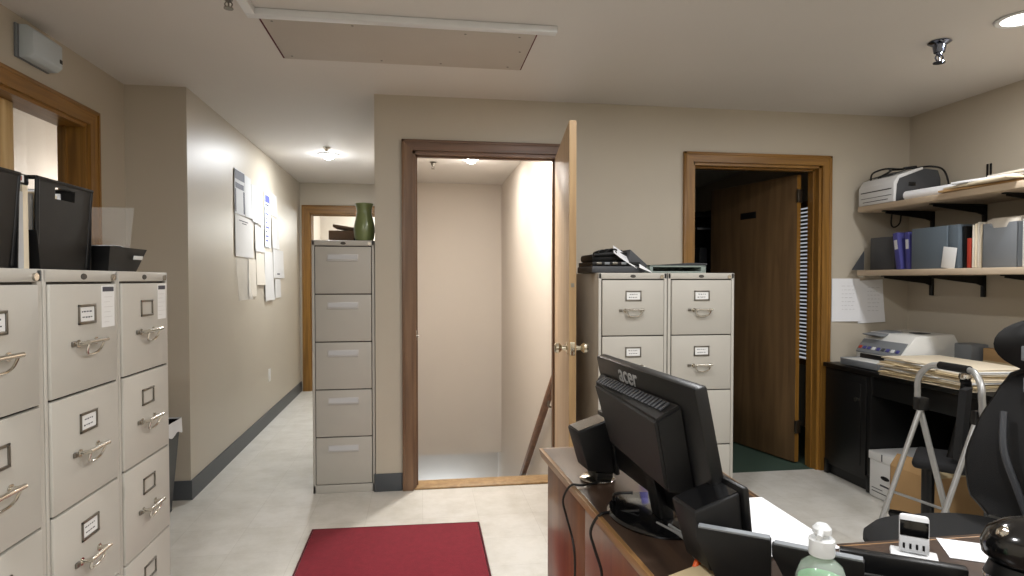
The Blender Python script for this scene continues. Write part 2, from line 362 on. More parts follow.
# casings
def casing(b, x0, x1, z1, yw, w=.082, th=.018):
    """legs mi 0, head mi 1, on the face y=yw looking toward -y, mitred look"""
    b.prism([(x0 - w, 0), (x0, 0), (x0, z1), (x0 - w, z1 + w)], yw - th, yw, 'y', 0)
    b.prism([(x1, 0), (x1 + w, 0), (x1 + w, z1 + w), (x1, z1)], yw - th, yw, 'y', 0)
    b.prism([(x0, z1), (x1, z1), (x1 + w, z1 + w), (x0 - w, z1 + w)], yw - th, yw, 'y', 1)
    # raised outer bead
    b.box(x0 - w, x0 - w + .018, yw - th - .006, yw - th, 0, z1 + w, .003, 0)
    b.box(x1 + w - .018, x1 + w, yw - th - .006, yw - th, 0, z1 + w, .003, 0)
    b.box(x0 - w, x1 + w, yw - th - .006, yw - th, z1 + w - .018, z1 + w, .003, 1)
def jamb(b, x0, x1, z1, y0, y1, th=.018):
    b.box(x0, x0 + th, y0, y1, 0, z1, 0, 0); b.box(x1 - th, x1, y0, y1, 0, z1, 0, 0); b.box(x0, x1, y0, y1, z1 - th, z1, 0, 1)
    b.box(x0 + th, x0 + th + .01, y0 + .05, y0 + .085, 0, z1 - th, 0, 0); b.box(x1 - th - .01, x1 - th, y0 + .05, y0 + .085, 0, z1 - th, 0, 0); b.box(x0 + th, x1 - th, y0 + .05, y0 + .085, z1 - th - .01, z1 - th, 0, 1)
b = MB(); casing(b, -.055, .865, 2.10, D, .066); jamb(b, -.055, .865, 2.10, D, D + .12); struct('trim_1', b, ['walnut_z', 'walnut_x'])
b = MB(); casing(b, 1.765, 2.692, 2.08, D, .066); jamb(b, 1.765, 2.692, 2.08, D, D + .12); struct('trim_2', b, ['oak_z', 'oak_x'])
b = MB(); casing(b, -1.29, -.42, 2.085, 7.43, .09); jamb(b, -1.29, -.42, 2.085, 7.43, 7.55); struct('trim_3', b, ['oak_z', 'oak_x'])

# left window
w = MB()
w.prism([(3.445, .95), (3.535, .86), (3.535, 2.185), (3.445, 2.105)], -1.70, -1.682, 'x', 0)
w.prism([(1.9, 2.105), (3.445, 2.105), (3.535, 2.185), (1.9, 2.185)], -1.70, -1.682, 'x', 1).box(-1.70, -1.676, 1.9, 3.535, 2.168, 2.185, .003, 1).box(-1.682, -1.676, 3.517, 3.535, .86, 2.185, .002, 0)
w.box(-1.70, -1.682, 1.9, 3.535, .87, .95, 0, 1)
w.box(-1.83, -1.70, 3.427, 3.445, .95, 2.105, 0, 0).box(-1.83, -1.70, 2.0, 3.427, 2.087, 2.105, 0, 1).box(-1.83, -1.70, 2.0, 3.427, .95, .968, 0, 1)
w.box(-1.80, -1.785, 3.412, 3.427, .968, 2.087, 0, 0)
win = struct('window_1', w, ['oak_z', 'oak_y'])
sub(lambda b: b.box(-1.81, -1.775, 2.915, 3.0, .968, 2.087, .004), 'mullion', 'pine_z', win)
sub(lambda b: b.box(-1.79, -1.786, 2.0, 3.427, .968, 2.087), 'pane', 'glass', win)

# blinds window of the dark room
b = MB(); 
b.box(3.36, 3.40, 4.75, 4.80, .55, 2.0).box(3.36, 3.40, 6.05, 6.1, .55, 2.0).box(3.36, 3.40, 4.75, 6.1, .55, .6).box(3.36, 3.40, 4.75, 6.1, 1.95, 2.0)
win2 = struct('window_2', b, 'oak_z')
def slats(b):
    z = .62
    while z < 1.95:
        b.box(3.37, 3.385, 4.80, 6.05, z, z + .021, 0); z += .034
sub(slats, 'blind', 'blind', win2)

# ceiling hatch, rail
ht = thing('ceiling_hatch', 'rectangular attic hatch board set in the ceiling with a white rail along its near side', 'hatch', (0, 0, H))
sub(lambda b: b.box(-.682, .522, 2.76, 3.262, -.008, -.0005, .002), 'hatch_board', 'hatch', ht)
sub(lambda b: b.box(-.692, -.682, 2.76, 3.268, -.004, -.0002).box(.522, .529, 2.76, 3.268, -.004, -.0002).box(-.692, .529, 3.262, 3.268, -.004, -.0002), 'gap_line', 'rug_edge', ht, 'dark gap around the board')
sub(lambda b: b.box(-.72, .60, 2.685, 2.73, -.03, -.0005, .004), 'rail', 'white_plastic', ht, 'white batten')
sub(lambda b: b.box(-.72, -.68, 1.95, 2.685, -.03, -.0005, .004), 'rail', 'white_plastic', ht, 'white batten')
for x, y in ((-.64, 2.8), (-.64, 3.22), (-.2, 3.22), (.1, 3.22), (.45, 3.22), (.45, 2.82), (.2, 2.82), (.48, 3.0), (-.3, 2.8)):
    sub(lambda b: b.cyl((x, y, -.009), (x, y, -.0075), .006, seg=10), 'screw', 'nickel', ht)

# sprinklers
def sprinkler(x, y, label, drop=.055, mt='chrome', k=1.0):
    t = thing('fire_sprinkler', label, 'sprinkler', (x, y, H), 0, 'ceiling fire sprinklers'); t.scale = (k, k, k)
    sub(lambda b: b.lathe([(0, -.001), (.032, -.001), (.034, -.004), (.022, -.012), (.012, -.014), (0, -.014)], seg=24), 'escutcheon', mt, t)
    sub(lambda b: b.cyl((0, 0, -.008), (0, 0, -drop + .026), .021, .016, 20).cyl((0, 0, -drop + .027), (0, 0, -drop + .018), .010, .009, 16), 'body', mt, t)
    def fr(b):
        for s in (-1, 1): b.tube([(s * .008, 0, -drop + .02), (s * .014, 0, -drop + .008), (s * .004, 0, -drop - .006)], .0025, 8)
        b.cyl((0, 0, -drop + .018), (0, 0, -drop - .004), .003, seg=10)
    sub(fr, 'yoke', mt, t)
    sub(lambda b: b.cyl((0, 0, -drop - .005), (0, 0, -drop - .008), .018, seg=20), 'deflector', mt, t)
    return t
sprinkler(2.43, 2.6, 'chrome fire sprinkler on the ceiling left of the bright right-hand light', .062, 'dark_chrome', 1.45)
sprinkler(-.745, 2.555, 'dark pendant sprinkler at the top edge, left of the ceiling hatch', .06, 'nickel')
sprinkler(-.80, 5.42, 'small sprinkler just in front of the hallway ceiling light')
sprinkler(.109, 5.945, 'small dark sprinkler on the stairwell ceiling, left of its light', .06, 'nickel')

# handrail of the stairs
hr = thing('stair_handrail', 'dark brown wooden handrail sloping down the right stairwell wall', 'handrail', (.90, 4.05, .67))
sub(lambda b: b.prism([(0, -.03), (0, .03), (2.6, -2.09), (2.6, -2.15)], -.025, .02, 'x', 0, .006), 'rail', 'rail_wood', hr)
for k in (.25, 1.3, 2.35): sub(lambda b: b.tube([(0, k, -.03 - .815 * k), (.0, k, -.07 - .815 * k), (.04, k, -.08 - .815 * k)], .008, 8), 'bracket', 'nickel', hr)

# ------------------------------------------------------------------ doors
def knob(b, s, x, z, y0):
    """door knob along local y; s=+1/-1 side"""
    c = Vector((x, y0, z))
    prof = [(0, 0), (.032, 0), (.032, .004), (.014, .010), (.011, .028), (.020, .036), (.027, .046), (.026, .058), (.018, .066), (0, .068)]
    T = Matrix.Translation(c) @ Matrix.Rotation(R(-90) * s, 4, 'X')
    b.lathe(prof, seg=24, T=T)
# door 1: leaf local x from hinge (0) to latch (W), thickness along y
ang1 = math.atan2(-.90, -.128)
d1 = thing('door_1', 'pale veneer door standing open into the room beside the beige file cabinets', 'door', (.858, 3.818, 0), ang1); d1['kind'] = 'structure'
sub(lambda b: b.box(0, .90, -.018, .018, .012, 2.085, .002), 'leaf', 'pale_door', d1)
sub(lambda b: b.box(.9, .9015, -.017, .017, .014, 2.083), 'latch_edge', 'door_edge', d1)
sub(lambda b: knob(b, 1, .835, .965, .018), 'knob', 'brass', d1)
sub(lambda b: knob(b, -1, .835, .965, -.018), 'knob', 'brass', d1)
sub(lambda b: b.box(.9016, .904, -.012, .012, .935, 1.0, .001).cyl((.9, 0, .967), (.912, 0, .967), .007, seg=12), 'latch_plate', 'brass', d1)
sub(lambda b: b.box(.9016, .9025, -.008, .008, 1.27, 1.29), 'scuff_mark', 'nickel', d1)
for z in (.22, 1.05, 1.85): sub(lambda b: b.cyl((-.004, .02, z), (-.004, .02, z + .09), .008, seg=12), 'hinge', 'brass', d1)
# door 2, swung into the dark room
ang2 = math.atan2(.855, -.22)
d2 = thing('door_2', 'brown wooden door swung open into the dark room', 'door', (2.632, 3.962, 0), ang2); d2['kind'] = 'structure'
sub(lambda b: b.box(0.02, .90, -.018, .018, .012, 2.045, .002), 'leaf', 'dark_door', d2)
sub(lambda b: b.box(0.0185, .0200, -.017, .017, .014, 2.043), 'hinge_edge', 'oak_z', d2)
sub(lambda b: b.box(.40, .56, .018, .021, 1.775, 1.825, .001), 'name_plate', 'black_matte', d2, 'dark blank name plate')
for z in (.22, 1.85): sub(lambda b: b.box(.004, .02, -.022, .024, z, z + .09, .002), 'hinge', 'nickel', d2)
sub(lambda b: knob(b, 1, .84, .965, .018), 'knob', 'nickel', d2)
# strike on the stair doorway jamb
tag(MB().box(-.037, -.033, D + .035, D + .06, .93, .99, .001).cyl((-.033, D + .05, .955), (-.016, D + .05, .952), .008, .005, 12).build('door_strike', 'chrome'), 'small bright door catch on the left jamb of the stairwell doorway', 'door catch')

# ------------------------------------------------------------------ filing cabinets
def cabinet(t, wd, dp, n, pitch, top, base, style, cards, inset=.016, stickers=False, lock_right=True):
    """local: front at y=0 facing -y, width centred on x, back at y=dp"""
    hgt = base + n * pitch + top
    def body(b):
        b.box(-wd / 2, wd / 2, .004, dp, .0, hgt, .004)
        b.box(-wd / 2, wd / 2, -.012, .006, hgt - top + .003, hgt, .003)                # top rail
        b.box(-wd / 2, wd / 2, -.012, .006, 0, base - .003, .003)
        b.box(-wd / 2, -wd / 2 + inset, -.012, .006, 0, hgt, .002); b.box(wd / 2 - inset, wd / 2, -.012, .006, 0, hgt, .002)
    sub(body, 'body', 'cab', t)
    sub(lambda b: b.box(-wd / 2 + inset, wd / 2 - inset, -.0005, .0036, base - .003, hgt - top + .003), 'drawer_gap', 'cab_gap', t)
    for i in range(n):
        zc = base + (n - 1 - i) * pitch
        z0, z1 = zc + .0025, zc + pitch - .0035
        X = wd / 2 - inset - .004
        dr = sub(lambda b: b.box(-X, X, -.018, -.001, z0, z1, .004), 'drawer', 'cab', t)
        if style == 'pull':
            zz = z1 - .066
            sub(lambda b: b.box(-.095, .09, -.021, -.018, zz - .021, zz + .021, .001), 'pull_plate', 'strip', dr)
            sub(lambda b: b.prism([(-.021, zz - .016), (-.026, zz - .017), (-.026, zz - .020), (-.021, zz - .021)], -.09, .086, 'x'), 'pull_lip', 'strip', dr)
            sub(lambda b: b.box(-.088, .083, -.022, -.021, zz - .010, zz + .016), 'label_card', 'paper_grey', dr)
        else:
            lz = z1 - .085; k = cards[i] if i < len(cards) else 1
            def holder(b):
                b.box(-.045, .045, -.0225, -.018, lz + .021, lz + .028, .001).box(-.045, .045, -.0225, -.018, lz - .028, lz - .021, .001)
                b.box(-.045, -.039, -.0225, -.018, lz - .028, lz + .028, .001).box(.039, .045, -.0225, -.018, lz - .028, lz + .028, .001)
            sub(holder, 'label_holder', 'nickel', dr)
            if k:
                sub(lambda b: b.box(-.038, .038, -.0195, -.018, lz - .020, lz + .020), 'label_card', 'card', dr)
                def wr(b):
                    rr = random.Random(i * 7 + int(wd * 1000) + k)
                    for q, dz in enumerate((.007, -.009)):
                        x = -.028 + rr.random() * .01
                        while x < .024:
                            l = .004 + rr.random() * .009; b.box(x, x + l, -.0199, -.0195, lz + dz - .002 + rr.random() * .002, lz + dz + .0022, 0); x += l + .004
                sub(wr, 'handwriting', 'ink', dr)
            hz = z1 - .165
            def hand(b):
                b.cyl((-.052, -.047, hz + .004), (.052, -.047, hz + .004), .0065, seg=14)
                for s in (-1, 1):
                    b.tube([(s * .047, -.018, hz), (s * .047, -.036, hz + .001), (s * .047, -.047, hz + .004)], .006, 10)
                    b.cyl((s * .047, -.0185, hz), (s * .047, -.021, hz), .011, seg=16)
                b.tube([(-.042, -.044, hz), (-.036, -.036, hz - .022), (-.018, -.032, hz - .032), (.018, -.032, hz - .032), (.036, -.036, hz - .022), (.042, -.044, hz)], .0035, 8)
            sub(hand, 'handle', 'chrome', dr)
            sub(lambda b: b.box(-.082, -.062, -.026, -.018, hz - .006, hz + .009, .003), 'thumb_latch', 'nickel', dr)
    sub(lambda b: b.lathe([(0, 0), (.016, 0), (.015, .0015), (0, .0018)], seg=20, sy=.55, T=Matrix.Translation((0, -.012, hgt - top / 2)) @ Matrix.Rotation(R(90), 4, 'X')), 'badge', 'cab_gap', t)
    lx = wd / 2 - .03
    sub(lambda b: b.cyl((lx, -.011, hgt - top / 2 - .002), (lx, -.018, hgt - top / 2 - .002), .010, seg=16), 'lock', 'chrome', t)
    return hgt
PI = math.pi
LG = 'left row of beige file cabinets'
cabL = []
for i, (yc, lab) in enumerate(((1.512, 'beige four-drawer file cabinet at the left picture edge, nearest in the left row'),
                               (1.897, 'beige file cabinet mid left row, with white sticker and filled label cards'),
                               (2.280, 'beige file cabinet farthest along the left row, with sticker and empty label holders'))):
    t = thing('file_cabinet', lab, 'file cabinet', (-.962, yc, 0), R(90), LG)
    cabinet(t, .381, .70, 4, .305 if i else .3065, .036, .0785 if i else .0725, 'bail', ((1, 0, 0, 0), (1, 1, 1, 1), (0, 0, 0, 0))[i], .020 if i == 0 else .014)
    if i:
        def stick(b): b.box(.082 if i == 1 else .09, .158 if i == 1 else .158, -.0186, -.018, 1.165, 1.29)
        s_ = sub(stick, 'sticker', 'card', t, 'white printed sticker')
        sub(lambda b: b.box(.088 if i == 1 else .095, .154, -.0190, -.0186, 1.272, 1.286), 'sticker_header', 'ink', s_)
        def ln(b):
            for q in range(6): b.box(.095, .095 + (.05, .036, .054, .04, .052, .03)[q], -.0189, -.0186, 1.255 - q * .015, 1.2562 - q * .015)
        sub(ln, 'sticker_text', 'strip', s_)
    else:
        sub(lambda b: b.box(-.02, .13, -.0186, -.018, .355, .38), 'sticker', 'card', t, 'torn white tape')
t = thing('file_cabinet', 'tall beige five-drawer file cabinet with plain pale pulls in the hallway beside the stairwell wall', 'file cabinet', (-.474, 3.852, 0))
cabinet(t, .372, .66, 5, .2915, .036, .0535, 'pull', ())
RG = 'pair of beige file cabinets by the stairwell door'
for xc, lab in ((1.137, 'left cabinet of the beige pair beside the open stairwell door'), (1.531, 'right cabinet of the beige pair, standing by the dark room doorway')):
    t = thing('file_cabinet', lab, 'file cabinet', (xc, 3.212, 0), 0, RG)
    cabinet(t, .388, .585, 4, .3065, .036, .082, 'bail', (1, 1, 1, 1))
TOPL, TOPR, TOP5 = 1.336, 1.344, 1.548

# ------------------------------------------------------------------ rug, bin, wall fittings
t = thing('floor_mat', 'dark red rectangular floor mat on the pale floor before the stairwell doorway', 'rug', (-.137, 2.72, 0))
sub(lambda b: b.prism([(-.424, .548), (.428, .523), (.424, -.55), (-.42, -.55)], .001, .009, 'z', 0, .002), 'pile', 'rug', t)
def redge(b):
    for p, q in (((-.43, .553), (.434, .528)), ((.434, .528), (.430, -.556)), ((.430, -.556), (-.426, -.556)), ((-.426, -.556), (-.43, .553))):
        b.tube([(p[0], p[1], .005), (q[0], q[1], .005)], .0045, 8, smooth_path=False)
sub(redge, 'binding', 'rug_edge', t)

t = thing('waste_bin', 'black waste bin with a white liner in the corner beyond the left file cabinets', 'bin', (-1.495, 3.58, 0))
def binb(b):
    n = 4
    lo = [(-.10, -.075), (.10, -.075), (.10, .075), (-.10, .075)]; hi = [(-.14, -.11), (.14, -.11), (.14, .11), (-.14, .11)]
    tb = bmesh.new()
    A = [tb.verts.new((x, y, 0.002)) for x, y in lo]; B = [tb.verts.new((x, y, .52)) for x, y in hi]; Ci = [tb.verts.new((x * .96, y * .96, .52)) for x, y in hi]; Di = [tb.verts.new((x * .95, y * .95, .02)) for x, y in lo]
    tb.faces.new(A); tb.faces.new(Di)
    for i in range(4):
        j = (i + 1) % 4
        tb.faces.new((A[i], A[j], B[j], B[i])); tb.faces.new((B[i], B[j], Ci[j], Ci[i])); tb.faces.new((Ci[i], Ci[j], Di[j], Di[i]))
    bmesh.ops.bevel(tb, geom=tb.edges[:], offset=.006, segments=2, affect='EDGES'); b._merge(tb, 0, None, True)
sub(binb, 'bucket', 'black', t)
def liner(b):
    rr = random.Random(3)
    def f(u, v):
        a = 2 * PI * u; k = max(abs(math.cos(a)) / .146, abs(math.sin(a)) / .116)
        x, y = math.cos(a) / k, math.sin(a) / k
        w = .006 * math.sin(a * 9) + .004 * math.sin(a * 17 + 1)
        s = 1 + .02 * (1 - v) + w
        return (x * s, y * s, .527 - .075 * (1 - v) + (.01 * math.sin(a * 7) * (1 - v)))
    b.panel(f, 64, 4, .001)
sub(liner, 'liner', 'white_plastic', t)

t = thing('emergency_light', 'white wall-mounted emergency light box above the left window', 'emergency light', (-1.70, 3.005, 2.322))
sub(lambda b: b.box(0, .012, -.125, .108, -.072, .072, .004), 'back_plate', 'mid_grey', t)
sub(lambda b: b.prism([(.012, -.07), (.05, -.07), (.072, -.05), (.072, .05), (.045, .07), (.012, .07)], -.115, .10, 'y', 0, .006), 'housing', 'cool_white', t)
sub(lambda b: b.box(.071, .0735, .075, .095, -.03, -.012, .001), 'indicator', 'black', t)

t = thing('wall_outlet', 'small white electrical outlet low on the hallway wall', 'outlet', (-1.385, 5.85, .433))
sub(lambda b: b.box(-.003, .004, -.036, .036, -.058, .058, .002), 'cover_plate', 'ivory_plastic', t)
for dz in (-.02, .02): sub(lambda b: b.box(.004, .0055, -.016, .016, dz - .014, dz + .014, .004), 'socket', 'white_plastic', t)

# papers on the hallway wall: y0,y1,z0,z1, material, curl, label
def hallx(y): return -1.362 - .043 * (y - 3.85) / 3.58
PAPERS = [
 (4.78, 5.05, 1.80, 2.135, 'paper_grey', .004, 'dark headed grey notice at the top left of the hallway wall papers'),
 (5.058, 5.25, 1.80, 2.125, 'paper_grey', .012, 'bluish sheet beside the dark headed notice on the hallway wall'),
 (5.258, 5.59, 1.78, 2.085, 'paper_grey', .02, 'plain grey sheet curling off the hallway wall in the top row'),
 (4.79, 5.29, 1.482, 1.792, 'notice', .006, 'white notice with two heading lines below the dark headed notice'),
 (5.36, 5.65, 1.545, 1.775, 'notice', .01, 'blank white sheet under the curling grey sheet'),
 (4.80, 5.14, 1.15, 1.476, 'clear', .03, 'crinkled clear plastic sleeve hanging lowest at the left of the papers'),
 (5.15, 5.375, 1.17, 1.475, 'paper_cream', .006, 'cream sheet right of the crinkled plastic sleeve'),
 (5.385, 5.67, 1.262, 1.538, 'paper_cream', .012, 'cream sheet with a shaded left edge in the middle of the papers'),
 (5.70, 5.912, 1.60, 2.10, 'paper_blue', .006, 'tall poster with blue header and printed lines on the hallway wall'),
 (5.92, 6.19, 1.905, 2.109, 'notice', .006, 'faint white sheet right of the blue headed poster'),
 (5.98, 6.262, 1.60, 1.885, 'notice', .008, 'white sheet with a small printed square at the right of the papers'),
 (6.01, 6.47, 1.322, 1.594, 'notice', .008, 'white sheet farthest right, with a small dark mark near its foot'),
 (6.08, 6.325, 1.133, 1.313, 'notice', .006, 'small white sheet lowest at the right of the papers'),
 (5.68, 6.0, 1.118, 1.56, 'notice', .02, 'long white sheet hanging under the blue headed poster'),
]
for i, (y0, y1, z0, z1, m, curl, lab) in enumerate(PAPERS):
    t = thing('notice_paper', lab, 'paper', (hallx((y0 + y1) / 2) + .002, (y0 + y1) / 2, z0), math.atan(.043 / 3.58), 'papers on the hallway wall')
    hw, hh = (y1 - y0) / 2, z1 - z0
    rr = random.Random(i)
    ph = rr.random() * 3
    def f(u, v):
        y = -hw + 2 * hw * u; z = hh * v
        o = .0025 + curl * (1 - v) ** 2 * (.4 + .6 * u) + .0015 * (1 + math.sin(5 * u + ph))
        if m == 'clear': o += .006 * (1 + math.sin(9 * u + 4 * v)) * (1 - v)
        return (o, y, z)
    sub(lambda b: b.panel(f, 10, 10, .0012), 'sheet', m, t)
    def ff(b, u0, u1, v0, v1):
        b.panel(lambda u, v: tuple(Vector(f(u0 + (u1 - u0) * u, v0 + (v1 - v0) * v)) + Vector((.0014, 0, 0))), 6, 6, .0008)
    if i == 0:
        sub(lambda b: ff(b, .02, .98, .78, .98), 'header', 'poster_dark', t)
        sub(lambda b: ff(b, .1, .9, .58, .70), 'print_block', 'poster_dark', t)
        sub(lambda b: ff(b, .85, .97, .04, .55), 'print_block', 'poster_dark', t)
        sub(lambda b: ff(b, .04, .14, .04, .55), 'print_block', 'ink', t)
    if i == 3:
        sub(lambda b: ff(b, .2, .72, .88, .90), 'print_line', 'ink', t); sub(lambda b: ff(b, .36, .62, .82, .84), 'print_line', 'ink', t)
    if i == 8:
        sub(lambda b: ff(b, .08, .92, .80, .93), 'header', 'poster_blue', t)
        for k in range(9):
            v = .74 - k * .08; sub(lambda b: ff(b, .1, .3 + .5 * rr.random(), v, v + .028), 'print_line', 'poster_blue' if k % 3 else 'ink', t)
    if i == 10: sub(lambda b: ff(b, .3, .7, .62, .82), 'print_block', 'paper_grey', t)
    if i == 11: sub(lambda b: ff(b, .35, .6, .12, .17), 'print_block', 'ink', t)

# ------------------------------------------------------------------ things on the left cabinets
def crate(t, w, d, h, nearopen=False):
    """black open-topped filing crate, slightly flared; local x across (right face at x=0), y along"""
    fl = .014
    def wallx(b):   # room-side wall with a hand hole
        for (a0, a1, c0, c1) in ((0, 1, 0, .80), (0, .30, .80, .93), (.66, 1, .80, .93), (0, 1, .93, 1)):
            def P(u, v): return (fl * (v - 1), (u - .5) * (d + 2 * fl * (v - 1)), h * v + .003)
            q = [P(a0, c0), P(a1, c0), P(a1, c1), P(a0, c1)]
            b.panel(lambda u, v: tuple(Vector(q[0]).lerp(Vector(q[1]), u).lerp(Vector(q[3]).lerp(Vector(q[2]), u), v)), 1, 1, .004)
    sub(wallx, 'side_wall', 'smoke', t)
    sub(lambda b: b.panel(lambda u, v: (-w + fl * (1 - v), (u - .5) * (d + 2 * fl * (v - 1)), h * v + .003), 1, 1, .004), 'side_wall', 'smoke', t)
    sub(lambda b: b.panel(lambda u, v: (-w * u, (d / 2 + fl * (v - 1)), h * v + .003), 1, 1, .004), 'end_wall', 'smoke', t)
    sub(lambda b: b.panel(lambda u, v: (-w * u, -(d / 2 + fl * (v - 1)), h * (.42 * v if nearopen else v) + .003), 1, 1, .004), 'end_wall', 'smoke', t)
    sub(lambda b: b.box(-w + fl, -fl, -d / 2 + fl, d / 2 - fl, .001, .006), 'bottom', 'smoke', t)
    def rim(b):
        r = .006
        for p, q in (((0, -d / 2), (0, d / 2)), ((0, d / 2), (-w, d / 2)), ((-w, d / 2), (-w, -d / 2)), ((-w, -d / 2), (0, -d / 2))):
            b.tube([(p[0], p[1], h), (q[0], q[1], h)], r, 8, smooth_path=False)
        for y in (-d / 2 + .004, d / 2 - .004): b.tube([(0, y, h), (-fl, y - math.copysign(fl, y), .01)], .006, 8, smooth_path=False)
    sub(rim, 'rim', 'black', t)
CG = 'black filing crates on the left file cabinets'
t = thing('filing_crate', 'black filing crate at the picture edge on the left file cabinets', 'crate', (-1.08, 1.68, TOPL), 0, CG); crate(t, .34, .33, .258)
t = thing('filing_crate', 'larger black filing crate with hand hole on the left cabinets, beside the window frame', 'crate', (-1.08, 2.066, TOPL), 0, CG); crate(t, .34, .295, .262, True)
for k in range(7):
    w0 = .24 + .01 * (k % 3)
    tag(MB().box(-1.39, -1.115 - .005 * (k % 2), 1.955 + .03 * k, 1.963 + .03 * k, TOPL + .008, TOPL + w0 - .02, .001).build('file_folder', 'manila' if k % 3 == 1 else 'paper'),
        'white or buff file folder standing in the larger black crate by the window', 'folder', 'folders in the larger black crate')
t = thing('file_folder', 'thick pale folder stack wedged between the two black crates', 'folder', (-1.09, 1.88, TOPL))
sub(lambda b: b.box(-.28, 0, -.028, -.004, .001, .215, .002), 'cover', 'paper_grey', t)
sub(lambda b: b.box(-.28, -.002, -.003, .022, .001, .235, .002), 'page_block', 'manila', t)
t = thing('label_tape', 'small black box with a red and white label on top of the folder stack', 'box', (-1.11, 1.883, TOPL + .2365))
sub(lambda b: b.box(-.06, .015, -.03, .03, 0, .03, .004), 'case', 'black', t)
sub(lambda b: b.box(.015, .0165, -.024, .004, .005, .025), 'label_card', 'card', t); sub(lambda b: b.box(.0166, .0172, -.018, -.006, .009, .021), 'red_spot', 'red', t)

t = thing('document_tray', 'small flared black tray with clear plastic back at the far end of the left cabinets', 'tray', (-1.055, 2.36, TOPL))
def trayb(b):
    h = .085; a = ((-.26, -.10), (0, -.10), (0, .105), (-.26, .105)); c = ((-.28, -.125), (.018, -.125), (.018, .155), (-.28, .155))
    tb = bmesh.new(); A = [tb.verts.new((x, y, .001)) for x, y in a]; B = [tb.verts.new((x, y, h)) for x, y in c]
    Ci = [tb.verts.new((x * .97 - .003, y * .96, h)) for x, y in c]; Di = [tb.verts.new((x * .97 - .003, y * .96, .008)) for x, y in a]
    tb.faces.new(A); tb.faces.new(Di)
    for i in range(4):
        j = (i + 1) % 4
        tb.faces.new((A[i], A[j], B[j], B[i])); tb.faces.new((B[i], B[j], Ci[j], Ci[i])); tb.faces.new((Ci[i], Ci[j], Di[j], Di[i]))
    b._merge(tb, 0)
sub(trayb, 'tray', 'black', t)
sub(lambda b: b.box(.012, .0145, .03, .10, .048, .062, .0005, T=Matrix.Rotation(R(12), 4, 'Y')), 'label_card', 'card', t)
sub(lambda b: b.panel(lambda u, v: (-.28 + .25 * u, .125 + .04 * v, .085 + .16 * v), 2, 2, .002).panel(lambda u, v: (-.27 - .02 * v, -.11 + .25 * u, .085 + .13 * v), 2, 2, .002), 'clear_back', 'clear', t, 'clear plastic back')
tag(MB().panel(lambda u, v: (-.20 + .20 * u, -.09 + .2 * v, .088 + .012 * math.sin(7 * u + 5 * v) * v), 10, 10, .0015).build('loose_paper', 'paper', None, (-1.055, 2.36, TOPL)),
    'crumpled white paper lying on the small flared black tray', 'paper')

# ------------------------------------------------------------------ on the tall cabinet
t = thing('vase', 'green glazed vase with flared rim on the tall five-drawer cabinet', 'vase', (-.357, 3.945, TOP5))
out = [(.0, .001), (.050, .001), (.055, .004), (.062, .03), (.0655, .065), (.063, .10), (.054, .14), (.047, .17), (.0455, .188), (.049, .21), (.0565, .230), (.057, .235), (.053, .232), (.045, .205), (.042, .188), (.044, .17), (.052, .13), (.058, .06), (.0, .012)]
sub(lambda b: b.lathe(out, seg=40), 'body', 'green_glaze', t)
t = thing('storage_box', 'brown card box with a loose lid behind the vase on the tall cabinet', 'box', (-.51, 4.30, TOP5))
sub(lambda b: b.box(-.10, .085, -.11, .11, .001, .085, .002), 'box', 'brown_card', t)
sub(lambda b: b.box(-.095, .095, -.115, .115, 0, .018, .002, T=Matrix.Translation((.02, 0, .094)) @ Matrix.Rotation(R(9), 4, 'Y')), 'lid', 'brown_card', t)
tag(MB().cyl((0, 0, .012), (.085, -.01, .012), .011, .008, 14).box(-.02, .0, -.02, .02, .0, .03, .004).build('stapler', 'black', None, (-.425, 4.17, TOP5 + .045)), 'small black tool lying between the brown box and the green vase', 'tool')
bpy.data.objects['stapler'].location.z = TOP5 + .002
t = thing('picture_frame', 'dark framed picture on the wall of the room beyond the hall', 'picture', (-1.438, 8.15, 1.72))
sub(lambda b: b.box(0, .018, -.28, -.25, -.30, .30, .003).box(0, .018, .25, .28, -.30, .30, .003).box(0, .018, -.25, .25, .27, .30, .003).box(0, .018, -.25, .25, -.30, -.27, .003), 'frame', 'dark_grey', t)
sub(lambda b: b.box(0, .006, -.25, .25, -.27, .27), 'picture_sheet', 'paper_grey', t)

# ------------------------------------------------------------------ on the right cabinet pair
t = thing('office_machine', 'black office machine with tangled cables and a sloping paper rack beside the open pale door', 'printer', (1.08, 3.42, TOPR))
sub(lambda b: b.box(-.16, .13, -.17, .15, .001, .038, .006), 'base', 'dark_grey', t)
sub(lambda b: b.box(-.155, .12, -.16, .14, .039, .062, .004), 'deck', 'black_matte', t)
sub(lambda b: b.box(-.15, .0, -.13, .12, .063, .105, .014).cyl((-.14, -.13, .10), (-.01, -.13, .108), .014), 'carriage', 'black_matte', t)
sub(lambda b: b.box(.0, .09, -.10, .10, .063, .118, .008), 'housing', 'black', t)
sub(lambda b: b.prism([(.055, .05), (.065, .132), (.165, .045), (.15, .005), (.08, .005)], -.15, .06, 'y', 0, .003), 'paper_rack', 'dark_grey', t)
def cab_(b):
    rr = random.Random(11)
    for k in range(4):
        p = [(-.15 + .24 * rr.random(), -.15 + .22 * rr.random(), .075 + .06 * rr.random()) for _ in range(6)]
        b.tube(p, .004, 8)
for k in range(3): sub(lambda b, k=k: b.tube([(-.14 + .03 * k, -.14, .112), (-.10 + .03 * k, -.15 + .01 * k, .125 + .004 * k), (-.04 + .02 * k, -.10, .127), (-.06, .02 * k, .12), (.0 + .02 * k, .05, .125), (.05, -.02 * k, .13)], .0045, 8), 'cable', 'black', t)
for k, x in enumerate((-.12, -.075, -.03, .02)): sub(lambda b: b.box(x - .014, x + .014, -.176, -.169, .046, .060, .002), 'button', 'mid_grey' if k % 2 else 'nickel', t)
